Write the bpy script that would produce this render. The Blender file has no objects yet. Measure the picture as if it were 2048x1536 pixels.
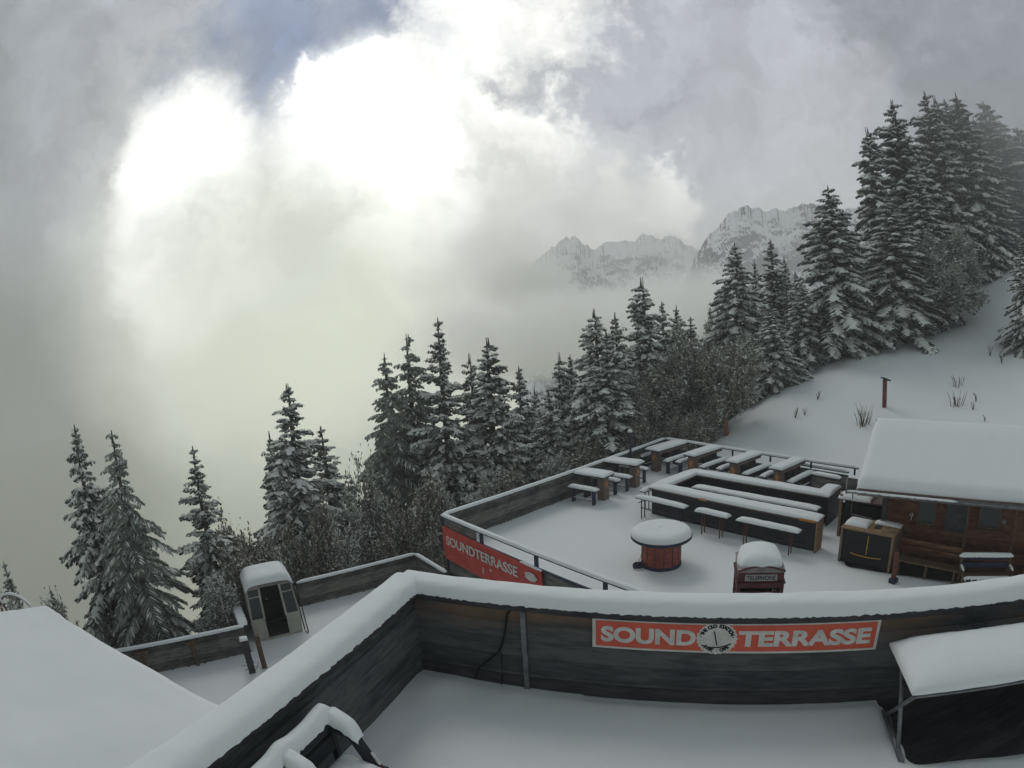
import bpy, math, random
import numpy as np
from mathutils import Vector, Matrix, noise as mnoise

sc = bpy.context.scene
COL = sc.collection
R = math.radians

# ------------------------------------------------------------------ camera
F_PX = 1140.0                       # equidistant lens: pixels of a 2048 wide frame per radian
PITCH, ROLL = R(6.1), R(3.45)
def _cam_matrix():
    u = np.array([0, math.cos(PITCH), math.sin(PITCH)]); c, s = math.cos(ROLL), math.sin(ROLL)
    U = np.array([c*u[0]-s*u[1], s*u[0]+c*u[1], u[2]])
    fw = np.array([0, 0, -1.0]); fh = fw-(fw@U)*U; fh /= np.linalg.norm(fh)
    return np.stack([np.cross(fh, U), fh, U])
CM = _cam_matrix()
cam_data = bpy.data.cameras.new('camera'); cam = bpy.data.objects.new('camera', cam_data); COL.objects.link(cam)
cam_data.type = 'PANO'; cam_data.panorama_type = 'FISHEYE_LENS_POLYNOMIAL'
cam_data.sensor_width = 36.0; cam_data.sensor_fit = 'HORIZONTAL'
cam_data.fisheye_fov = R(200)
cam_data.fisheye_polynomial_k0 = 0.0
cam_data.fisheye_polynomial_k1 = -(2048/36.0)/F_PX
cam_data.fisheye_polynomial_k2 = 0.0; cam_data.fisheye_polynomial_k3 = 0.0; cam_data.fisheye_polynomial_k4 = 0.0
cam_data.clip_start = 0.05; cam_data.clip_end = 20000
cam.matrix_world = Matrix([[*CM[0], 0], [*CM[1], 0], [*CM[2], 0], [0, 0, 0, 1]])
sc.camera = cam
sc.view_settings.view_transform = 'Standard'; sc.view_settings.look = 'None'
sc.view_settings.gamma = 1.0; sc.view_settings.exposure = 0.1
try:
    sc.cycles.use_denoising = True
    sc.cycles.volume_bounces = 14
    sc.cycles.max_bounces = 16
    sc.cycles.diffuse_bounces = 3
    sc.cycles.transparent_max_bounces = 12
except Exception: pass

def ray(px, py):
    dx, dy = px-1024, py-768; r = max(math.hypot(dx, dy), 1e-9); t = r/F_PX
    return CM @ np.array([dx/r*math.sin(t), -dy/r*math.sin(t), -math.cos(t)])
def at(px, py, z):                  # the spot at height z that the photograph shows at (px, py)
    d = ray(px, py); return Vector(d*z/d[2])
def azel(px, py):
    d = ray(px, py); return math.atan2(d[0], d[1]), math.asin(d[2])
def polar(px, py, D):               # the spot at horizontal distance D
    d = ray(px, py); return Vector(d*D/math.hypot(d[0], d[1]))
def on_wall(px, py, p0, dirv):      # where the sight line meets an upright plane
    d = ray(px, py); n = np.array([-dirv[1], dirv[0]])
    k = (n@np.array([p0[0], p0[1]]))/(n@d[:2]); return Vector(d*k)

# ------------------------------------------------------------------ world
def S(r, g, b):                     # sRGB 0-255 to linear
    f = lambda c: (c/255/12.92 if c/255 <= .04045 else ((c/255+.055)/1.055)**2.4)
    return (f(r), f(g), f(b), 1)
world = bpy.data.worlds.new("World"); sc.world = world; world.use_nodes = True
SUN_AZ, SUN_EL = R(-16), R(48)
def build_world():
    nt = world.node_tree; nt.nodes.clear(); N = nt.nodes.new; L = nt.links.new
    out = N('ShaderNodeOutputWorld'); bg = N('ShaderNodeBackground'); bg.inputs['Strength'].default_value = 0.1
    L(bg.outputs[0], out.inputs[0])
    tc = N('ShaderNodeTexCoord'); d = tc.outputs['Generated']
    nz = N('ShaderNodeTexNoise'); nz.inputs['Scale'].default_value = 3.6; nz.inputs['Detail'].default_value = 7; nz.inputs['Roughness'].default_value = .66
    L(d, nz.inputs['Vector'])
    sub = N('ShaderNodeVectorMath'); sub.operation = 'SUBTRACT'; L(nz.outputs['Color'], sub.inputs[0]); sub.inputs[1].default_value = (.5, .5, .5)
    scl = N('ShaderNodeVectorMath'); scl.operation = 'SCALE'; L(sub.outputs[0], scl.inputs[0]); scl.inputs['Scale'].default_value = .5
    add = N('ShaderNodeVectorMath'); add.operation = 'ADD'; L(d, add.inputs[0]); L(scl.outputs[0], add.inputs[1])
    nrm = N('ShaderNodeVectorMath'); nrm.operation = 'NORMALIZE'; L(add.outputs[0], nrm.inputs[0]); wd = nrm.outputs[0]
    scl2 = N('ShaderNodeVectorMath'); scl2.operation = 'SCALE'; L(sub.outputs[0], scl2.inputs[0]); scl2.inputs['Scale'].default_value = .16
    add2 = N('ShaderNodeVectorMath'); add2.operation = 'ADD'; L(d, add2.inputs[0]); L(scl2.outputs[0], add2.inputs[1])
    nrm2 = N('ShaderNodeVectorMath'); nrm2.operation = 'NORMALIZE'; L(add2.outputs[0], nrm2.inputs[0]); wd2 = nrm2.outputs[0]
    sky = N('ShaderNodeTexSky'); sky.sky_type = 'NISHITA'; sky.sun_disc = False; sky.sun_elevation = SUN_EL; sky.sun_rotation = SUN_AZ
    sep = N('ShaderNodeSeparateXYZ'); L(d, sep.inputs[0])
    mr = N('ShaderNodeMapRange'); mr.inputs['From Min'].default_value = -1; mr.inputs['From Max'].default_value = 1; L(sep.outputs['Z'], mr.inputs['Value'])
    ramp = N('ShaderNodeValToRGB'); L(mr.outputs[0], ramp.inputs[0]); cr = ramp.color_ramp
    stops = [(-1, S(110, 112, 108)), (-.35, S(152, 156, 142)), (-.12, S(188, 194, 178)), (.0, S(200, 204, 194)), (.15, S(208, 209, 208)),
             (.35, S(198, 201, 206)), (.6, S(184, 189, 197)), (.85, S(150, 155, 164)), (1, S(146, 152, 162))]
    while len(cr.elements) < len(stops): cr.elements.new(.5)
    for e, (z, c) in zip(cr.elements, stops): e.position = (z+1)/2; e.color = c
    cur = ramp.outputs[0]
    def mixc(a, fac, col, linkcol=None):
        m = N('ShaderNodeMix'); m.data_type = 'RGBA'; L(fac, m.inputs[0]); L(a, m.inputs[6])
        if linkcol: L(linkcol, m.inputs[7])
        else: m.inputs[7].default_value = col
        return m.outputs[2]
    def fac_blob(px, py, rin, rout, amt, vec, direction=None):
        v = direction if direction is not None else ray(px, py)
        dt = N('ShaderNodeVectorMath'); dt.operation = 'DOT_PRODUCT'; L(vec, dt.inputs[0]); dt.inputs[1].default_value = tuple(float(q) for q in v)
        m = N('ShaderNodeMapRange'); m.interpolation_type = 'SMOOTHERSTEP'; L(dt.outputs['Value'], m.inputs['Value'])
        m.inputs['From Min'].default_value = math.cos(R(rout)); m.inputs['From Max'].default_value = math.cos(R(rin))
        m.inputs['To Min'].default_value = 0; m.inputs['To Max'].default_value = amt
        return m.outputs[0]
    W = (1.6, 1.6, 1.54, 1); W2 = (1.25, 1.25, 1.19, 1)
    # darker cloud masses, the blue gap, then the glowing clouds
    for px, py, ri, ro, am, col, v in [
        (20, 360, 4, 26, .8, S(142, 148, 152), wd), (250, 120, 3, 18, .5, S(168, 172, 180), wd), (0, 950, 4, 26, .9, S(108, 112, 104), wd2),
        (420, 900, 3, 15, .35, S(158, 163, 148), wd2),
        (1960, 30, 3, 24, .75, S(124, 130, 140), wd), (1430, 200, 3, 17, .7, S(172, 176, 186), wd), (1620, 300, 3, 16, .6, S(180, 184, 190), wd),
        (2048, 330, 4, 16, .8, S(118, 124, 134), wd), (1240, 110, 2, 9, .5, S(172, 177, 188), wd),
        (620, 430, 4, 30, .62, S(232, 234, 226), wd2), (480, 600, 4, 22, .5, S(226, 230, 214), wd2),
        (620, 800, 5, 15, .5, S(176, 182, 166), wd2), (1000, 620, 3, 10, .6, S(178, 180, 172), wd2)]:
        cur = mixc(cur, fac_blob(px, py, ri, ro, am, v), col)
    # clear blue through the gap
    hs = N('ShaderNodeVectorMath'); hs.operation = 'MULTIPLY'; L(sky.outputs[0], hs.inputs[0]); hs.inputs[1].default_value = (.028, .034, .043)
    bn = N('ShaderNodeTexNoise'); bn.inputs['Scale'].default_value = 5; bn.inputs['Detail'].default_value = 6; L(d, bn.inputs['Vector'])
    bm = N('ShaderNodeMapRange'); L(bn.outputs['Fac'], bm.inputs['Value']); bm.inputs['From Min'].default_value = .34; bm.inputs['From Max'].default_value = .56
    bm.inputs['To Min'].default_value = .25
    for px, py, ri, ro, am in [(680, 60, 2, 16, .95), (520, 90, 1, 12, .6), (800, 110, 1, 9, .6), (900, 175, 1, 8, .5)]:
        f = fac_blob(px, py, ri, ro, am, wd)
        mu = N('ShaderNodeMath'); mu.operation = 'MULTIPLY'; L(f, mu.inputs[0]); L(bm.outputs[0], mu.inputs[1])
        cur = mixc(cur, mu.outputs[0], None, hs.outputs[0])
    for px, py, ri, ro, am, col, v in [
        (740, 285, 3.0, 12.5, .96, W, wd2), (830, 395, 2, 9, .9, W, wd2), (730, 255, 3, 8, .8, W, wd), (650, 230, 1, 6, .85, W, wd), (870, 200, .5, 5, .7, W2, wd),
        (385, 285, 1.5, 8, .9, W, wd2), (375, 370, 1.5, 8, .9, W, wd2), (400, 530, 2, 11, .9, W2, wd2),
        (980, 40, .5, 10, .7, W2, wd), (1100, 40, .5, 7, .35, W2, wd), (1060, 300, .5, 8, .65, W2, wd), (1050, 240, .5, 5, .4, W2, wd),
        (1340, 400, .5, 6, .6, W2, wd), (560, 620, 1, 18, .7, S(226, 232, 210), wd2), (720, 600, 2, 16, .5, S(224, 230, 210), wd2),
        (1150, 440, 1, 12, .55, S(218, 219, 216), wd2), (1000, 480, 1, 12, .45, S(208, 210, 204), wd2), (500, 420, 2, 16, .35, S(214, 216, 214), wd2),
        (1080, 790, 1, 10, .7, S(206, 208, 190), wd2), (1420, 640, 1, 5, .5, S(214, 214, 200), wd2)]:
        cur = mixc(cur, fac_blob(px, py, ri, ro, am, v), col)
    # fine billows
    n2 = N('ShaderNodeTexNoise'); n2.inputs['Scale'].default_value = 7; n2.inputs['Detail'].default_value = 9; n2.inputs['Roughness'].default_value = .6; L(wd, n2.inputs['Vector'])
    el = N('ShaderNodeMapRange'); L(sep.outputs['Z'], el.inputs['Value']); el.inputs['From Min'].default_value = -.05; el.inputs['From Max'].default_value = .3
    el.inputs['To Min'].default_value = .06; el.inputs['To Max'].default_value = .75
    c1 = N('ShaderNodeMath'); c1.operation = 'SUBTRACT'; L(n2.outputs['Fac'], c1.inputs[0]); c1.inputs[1].default_value = .5
    c2 = N('ShaderNodeMath'); c2.operation = 'MULTIPLY'; L(c1.outputs[0], c2.inputs[0]); L(el.outputs[0], c2.inputs[1])
    c3 = N('ShaderNodeMath'); c3.operation = 'MULTIPLY_ADD'; L(c2.outputs[0], c3.inputs[0]); c3.inputs[1].default_value = 1.6; c3.inputs[2].default_value = 1.0
    mb = N('ShaderNodeVectorMath'); mb.operation = 'SCALE'; L(cur, mb.inputs[0]); L(c3.outputs[0], mb.inputs['Scale'])
    cur = mb.outputs[0]
    # unseen sky overhead and behind, darkened like thick cloud to dim the snow
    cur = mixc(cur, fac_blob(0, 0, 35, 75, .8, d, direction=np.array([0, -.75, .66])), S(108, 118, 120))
    cur = mixc(cur, fac_blob(0, 0, 15, 60, .45, d, direction=np.array([-.85, -.2, .48])/np.linalg.norm([-.85, -.2, .48])), S(92, 101, 103))  # sky out of view on the left, darkened too to dim the annex roof
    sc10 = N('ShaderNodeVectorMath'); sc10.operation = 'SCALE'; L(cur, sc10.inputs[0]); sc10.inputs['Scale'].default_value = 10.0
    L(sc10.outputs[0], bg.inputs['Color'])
build_world()
sun_d = bpy.data.lights.new('sun', 'SUN'); sun_d.energy = 0.55; sun_d.angle = R(22); sun_d.color = (1, .97, .9)
sun = bpy.data.objects.new('sun', sun_d); COL.objects.link(sun)
sd = Vector((math.sin(SUN_AZ)*math.cos(SUN_EL), math.cos(SUN_AZ)*math.cos(SUN_EL), math.sin(SUN_EL)))
sun.rotation_euler = sd.to_track_quat('Z', 'Y').to_euler()

# ------------------------------------------------------------------ materials
def mat(name, col, rough=.7, metal=0.0, spec=.3):
    m = bpy.data.materials.new(name); m.use_nodes = True; b = m.node_tree.nodes['Principled BSDF']
    b.inputs['Base Color'].default_value = (*col[:3], 1); b.inputs['Roughness'].default_value = rough; b.inputs['Metallic'].default_value = metal
    b.inputs['Specular IOR Level'].default_value = spec
    return m
def nodes(m):
    nt = m.node_tree; return nt, nt.nodes.new, nt.links.new, nt.nodes['Principled BSDF']
def noise_col(m, stops, scale=(1, 1, 1), nscale=4, detail=6, rough=.6, bump=0, bdist=.01, coord='Object'):
    nt, N, L, b = nodes(m)
    tc = N('ShaderNodeTexCoord'); mp = N('ShaderNodeMapping'); mp.inputs['Scale'].default_value = scale; L(tc.outputs[coord], mp.inputs[0])
    nz = N('ShaderNodeTexNoise'); nz.inputs['Scale'].default_value = nscale; nz.inputs['Detail'].default_value = detail; nz.inputs['Roughness'].default_value = rough
    L(mp.outputs[0], nz.inputs['Vector']); r = N('ShaderNodeValToRGB'); L(nz.outputs['Fac'], r.inputs[0])
    while len(r.color_ramp.elements) < len(stops): r.color_ramp.elements.new(.5)
    for e, (p, c) in zip(r.color_ramp.elements, stops): e.position = p; e.color = (*c[:3], 1)
    L(r.outputs[0], b.inputs['Base Color'])
    if bump:
        bp = N('ShaderNodeBump'); bp.inputs['Strength'].default_value = bump; bp.inputs['Distance'].default_value = bdist
        L(nz.outputs['Fac'], bp.inputs['Height']); L(bp.outputs[0], b.inputs['Normal'])
    return m
def snow_mat(name='snow', col=(.78, .81, .81), grain=60, big=1.2):
    m = mat(name, col, .75, 0, .2); nt, N, L, b = nodes(m)
    tc = N('ShaderNodeTexCoord')
    n1 = N('ShaderNodeTexNoise'); n1.inputs['Scale'].default_value = grain; n1.inputs['Detail'].default_value = 3; L(tc.outputs['Object'], n1.inputs['Vector'])
    n2 = N('ShaderNodeTexNoise'); n2.inputs['Scale'].default_value = big; n2.inputs['Detail'].default_value = 4; L(tc.outputs['Object'], n2.inputs['Vector'])
    ad = N('ShaderNodeMath'); ad.operation = 'MULTIPLY_ADD'; L(n2.outputs['Fac'], ad.inputs[0]); ad.inputs[1].default_value = 6; L(n1.outputs['Fac'], ad.inputs[2])
    bp = N('ShaderNodeBump'); bp.inputs['Strength'].default_value = .25; bp.inputs['Distance'].default_value = .012
    L(ad.outputs[0], bp.inputs['Height']); L(bp.outputs[0], b.inputs['Normal'])
    return m
def frost_mat(name, stops, nscale, frost=.5, up=.35, snowc=(.62, .65, .66)):
    """colour of needles or bark with snow dust lying where the surface faces up"""
    m = mat(name, (.1, .1, .1), .85, 0, .15); noise_col(m, stops, nscale=nscale)
    nt, N, L, b = nodes(m); base = b.inputs['Base Color'].links[0].from_socket
    g = N('ShaderNodeNewGeometry'); sp = N('ShaderNodeSeparateXYZ'); L(g.outputs['Normal'], sp.inputs[0])
    ab = N('ShaderNodeMath'); ab.operation = 'ABSOLUTE'; L(sp.outputs['Z'], ab.inputs[0])
    mr = N('ShaderNodeMapRange'); L(ab.outputs[0], mr.inputs['Value']); mr.inputs['From Min'].default_value = up; mr.inputs['From Max'].default_value = 1
    mr.inputs['To Min'].default_value = 0; mr.inputs['To Max'].default_value = frost
    nz = N('ShaderNodeTexNoise'); nz.inputs['Scale'].default_value = 2.3; nz.inputs['Detail'].default_value = 5
    tc = N('ShaderNodeTexCoord'); L(tc.outputs['Object'], nz.inputs['Vector'])
    m2 = N('ShaderNodeMapRange'); L(nz.outputs['Fac'], m2.inputs['Value']); m2.inputs['From Min'].default_value = .35; m2.inputs['From Max'].default_value = .65
    mu = N('ShaderNodeMath'); mu.operation = 'MULTIPLY'; L(mr.outputs[0], mu.inputs[0]); L(m2.outputs[0], mu.inputs[1])
    mx = N('ShaderNodeMix'); mx.data_type = 'RGBA'; L(mu.outputs[0], mx.inputs[0]); L(base, mx.inputs[6]); mx.inputs[7].default_value = (*snowc, 1)
    L(mx.outputs[2], b.inputs['Base Color'])
    return m
def plank_mat(name, cols, plank=.19, warm=None, bump=.5, axis='Z', warm_at=(0, 0)):
    """boards lying along the object's X axis, stacked along Z (or Y)"""
    m = mat(name, cols[0], .85, 0, .2); nt, N, L, b = nodes(m)
    tc = N('ShaderNodeTexCoord'); sp = N('ShaderNodeSeparateXYZ'); L(tc.outputs['Object'], sp.inputs[0])
    dv = N('ShaderNodeMath'); dv.operation = 'DIVIDE'; L(sp.outputs[axis], dv.inputs[0]); dv.inputs[1].default_value = plank
    fl = N('ShaderNodeMath'); fl.operation = 'FLOOR'; L(dv.outputs[0], fl.inputs[0])
    fr = N('ShaderNodeMath'); fr.operation = 'FRACT'; L(dv.outputs[0], fr.inputs[0])
    wn = N('ShaderNodeTexWhiteNoise'); wn.noise_dimensions = '1D'; L(fl.outputs[0], wn.inputs['W'])
    mp = N('ShaderNodeMapping'); mp.inputs['Scale'].default_value = (1.9, 9, 12) if axis == 'Z' else (1.9, 12, 9); L(tc.outputs['Object'], mp.inputs[0])
    mo = N('ShaderNodeVectorMath'); mo.operation = 'ADD'; L(mp.outputs[0], mo.inputs[0])
    cb = N('ShaderNodeCombineXYZ'); mm = N('ShaderNodeMath'); mm.operation = 'MULTIPLY'; L(wn.outputs['Value'], mm.inputs[0]); mm.inputs[1].default_value = 37; L(mm.outputs[0], cb.inputs[0]); L(cb.outputs[0], mo.inputs[1])
    n1 = N('ShaderNodeTexNoise'); n1.inputs['Scale'].default_value = 1.6; n1.inputs['Detail'].default_value = 8; n1.inputs['Roughness'].default_value = .65; L(mo.outputs[0], n1.inputs['Vector'])
    n3 = N('ShaderNodeTexNoise'); n3.inputs['Scale'].default_value = 1.3; n3.inputs['Detail'].default_value = 5; L(tc.outputs['Object'], n3.inputs['Vector'])
    s1 = N('ShaderNodeMath'); s1.operation = 'MULTIPLY_ADD'; L(wn.outputs['Value'], s1.inputs[0]); s1.inputs[1].default_value = .22; L(n1.outputs['Fac'], s1.inputs[2])
    s2 = N('ShaderNodeMath'); s2.operation = 'MULTIPLY_ADD'; L(n3.outputs['Fac'], s2.inputs[0]); s2.inputs[1].default_value = .5; L(s1.outputs[0], s2.inputs[2])
    r = N('ShaderNodeValToRGB'); L(s2.outputs[0], r.inputs[0])
    ps = [.55+.5*i/(len(cols)-1) for i in range(len(cols))]
    while len(r.color_ramp.elements) < len(cols): r.color_ramp.elements.new(.5)
    for e, p, c in zip(r.color_ramp.elements, ps, cols): e.position = p; e.color = (*c, 1)
    cur = r.outputs[0]
    if warm:   # bare brownish wood in the top boards
        w1 = N('ShaderNodeMapRange'); L(sp.outputs['Z'], w1.inputs['Value']); w1.inputs['From Min'].default_value = warm_at[0]; w1.inputs['From Max'].default_value = warm_at[1]
        n4 = N('ShaderNodeTexNoise'); n4.inputs['Scale'].default_value = .9; mp4 = N('ShaderNodeMapping'); mp4.inputs['Scale'].default_value = (1, 1, 3); L(tc.outputs['Object'], mp4.inputs[0]); L(mp4.outputs[0], n4.inputs['Vector']); n4.inputs['Detail'].default_value = 6
        w2 = N('ShaderNodeMapRange'); L(n4.outputs['Fac'], w2.inputs['Value']); w2.inputs['From Min'].default_value = .42; w2.inputs['From Max'].default_value = .66
        w3 = N('ShaderNodeMath'); w3.operation = 'MULTIPLY'; L(w1.outputs[0], w3.inputs[0]); L(w2.outputs[0], w3.inputs[1])
        mx = N('ShaderNodeMix'); mx.data_type = 'RGBA'; L(w3.outputs[0], mx.inputs[0]); L(cur, mx.inputs[6]); mx.inputs[7].default_value = (*warm, 1); cur = mx.outputs[2]
    sm = N('ShaderNodeMapRange'); L(fr.outputs[0], sm.inputs['Value']); sm.inputs['From Min'].default_value = 0; sm.inputs['From Max'].default_value = .05
    sm.inputs['To Min'].default_value = .5; sm.inputs['To Max'].default_value = 1
    sv = N('ShaderNodeVectorMath'); sv.operation = 'SCALE'; L(cur, sv.inputs[0]); L(sm.outputs[0], sv.inputs['Scale'])
    L(sv.outputs[0], b.inputs['Base Color'])
    hb = N('ShaderNodeMath'); hb.operation = 'MULTIPLY_ADD'; L(n1.outputs['Fac'], hb.inputs[0]); hb.inputs[1].default_value = .4; L(sm.outputs[0], hb.inputs[2])
    bp = N('ShaderNodeBump'); bp.inputs['Strength'].default_value = bump; bp.inputs['Distance'].default_value = .012; L(hb.outputs[0], bp.inputs['Height']); L(bp.outputs[0], b.inputs['Normal'])
    return m
SNOW = snow_mat(); SNOW_T = snow_mat('tree_snow', (.74, .77, .72), 12, 2)
M = dict(
    wall=plank_mat('wall_boards', [(.032, .036, .040), (.050, .056, .060), (.072, .079, .083), (.105, .11, .11)], .21, (.19, .125, .085), warm_at=(.62, .95)),
    wall2=plank_mat('dark_wall_boards', [(.024, .028, .031), (.05, .057, .06), (.085, .094, .098), (.12, .125, .125)], .21),
    fence=plank_mat('fence_boards', [(.03, .032, .032), (.07, .072, .07), (.12, .12, .112), (.20, .19, .17)], .2),
    hut=plank_mat('hut_boards', [(.022, .012, .009), (.065, .030, .020), (.12, .056, .036), (.17, .095, .06)], .17),
    deck=plank_mat('deck_boards', [(.02, .022, .025), (.035, .038, .04), (.06, .06, .062)], .14, axis='Y'),
    rail=noise_col(mat('rail_wood', (.05, .05, .055), .8), [(.3, (.025, .025, .032)), (.7, (.075, .072, .075))], (1, 6, 6), 3, bump=.4),
    oak=noise_col(mat('light_wood', (.3, .2, .1), .7), [(.3, (.16, .10, .055)), (.7, (.36, .25, .14))], (1, 1, 7), 4, bump=.3),
    edge=noise_col(mat('counter_edge_wood', (.2, .15, .12), .7), [(.3, (.10, .075, .065)), (.7, (.24, .18, .15))], (3, 3, 9), 4, bump=.3),
    orange=noise_col(mat('orange_wood', (.55, .2, .04), .6), [(.3, (.34, .13, .03)), (.7, (.62, .27, .07))], (1, 1, 4), 5),
    dark=noise_col(mat('dark_panel', (.02, .024, .03), .6), [(.3, (.012, .015, .02)), (.7, (.032, .036, .042))], (1, 1, 4), 3, bump=.3),
    black=noise_col(mat('black_panel', (.01, .01, .012), .55), [(.3, (.007, .007, .009)), (.7, (.016, .016, .018))], nscale=6),
    steel=noise_col(mat('galvanised_steel', (.22, .23, .24), .5, .7), [(.3, (.13, .14, .15)), (.7, (.28, .29, .3))], nscale=8),
    paint=noise_col(mat('blue_black_paint', (.02, .025, .06), .6), [(.3, (.016, .02, .045)), (.7, (.04, .045, .08))], nscale=7),
    rust=noise_col(mat('rusty_red_paint', (.16, .05, .04), .7), [(.3, (.07, .026, .024)), (.7, (.2, .07, .055))], nscale=9),
    red=noise_col(mat('red_drum', (.3, .05, .04), .6), [(.3, (.14, .036, .028)), (.5, (.26, .065, .045)), (.75, (.36, .11, .075))], (1, 1, 3), 3, bump=.2),
    banner=noise_col(mat('red_banner', (.5, .05, .04), .55), [(.3, (.40, .045, .035)), (.7, (.55, .085, .06))], nscale=2),
    sign=noise_col(mat('red_sign_print', (.6, .09, .05), .5), [(.3, (.52, .085, .05)), (.7, (.64, .12, .075))], nscale=3),
    white=noise_col(mat('white_print', (.6, .6, .56), .6), [(.3, (.46, .46, .42)), (.6, (.62, .62, .58)), (.8, (.66, .66, .62))], nscale=9),
    fade=mat('faded_print', (.42, .10, .08), .6),
    ink=mat('black_print', (.02, .022, .025), .6),
    maroon=noise_col(mat('maroon_paint', (.13, .02, .03), .4), [(.3, (.05, .013, .018)), (.7, (.11, .026, .032))], nscale=5),
    grey=noise_col(mat('grey_paint', (.25, .22, .22), .5), [(.3, (.15, .135, .135)), (.7, (.28, .25, .25))], nscale=5),
    plate=mat('milky_sign_glass', (.30, .30, .28), .4),
    gold=noise_col(mat('yellow_wood', (.6, .34, .06), .5), [(.3, (.42, .22, .04)), (.7, (.66, .38, .08))], nscale=9),
    cream=noise_col(mat('cream_cabin_panel', (.4, .4, .34), .55), [(.3, (.30, .30, .25)), (.7, (.45, .45, .39))], nscale=3),
    glass=mat('dark_window_glass', (.02, .026, .03), .12, 0, .5),
    hatchm=noise_col(mat('dull_metal', (.05, .055, .06), .5), [(.3, (.035, .04, .042)), (.7, (.075, .08, .085))], nscale=5),
    rubber=mat('black_rubber', (.008, .008, .01), .5),
    rope=noise_col(mat('yellow_rope', (.45, .33, .12), .8), [(.3, (.3, .2, .08)), (.7, (.5, .38, .16))], nscale=20),
    frame=noise_col(mat('window_frame_wood', (.2, .12, .06), .7), [(.3, (.07, .045, .028)), (.7, (.15, .095, .058))], nscale=6),
    grass=mat('dry_stalks', (.10, .085, .06), .9), bark=frost_mat('bark', [(.3, (.05, .044, .038)), (.7, (.13, .115, .10))], 6, .8),
    larch=frost_mat('red_bark', [(.3, (.16, .07, .045)), (.7, (.34, .17, .12))], 6, .15),
    needle=frost_mat('needles', [(.3, (.042, .055, .048)), (.7, (.115, .135, .115))], 1.5, .85, .2, (.55, .58, .56)),
    needle2=frost_mat('frosted_needles', [(.3, (.13, .15, .128)), (.7, (.30, .33, .28))], 1.5, .9, .15, (.62, .65, .62)),
    leaf=frost_mat('brown_leaves', [(.25, (.12, .11, .09)), (.5, (.21, .185, .15)), (.75, (.32, .28, .22))], 3, .95, .1, (.62, .62, .59)),
    leafg=frost_mat('olive_leaves', [(.25, (.11, .115, .095)), (.5, (.19, .195, .16)), (.75, (.28, .28, .23))], 3, .95, .1, (.6, .62, .59)),
    rock=None)

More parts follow.
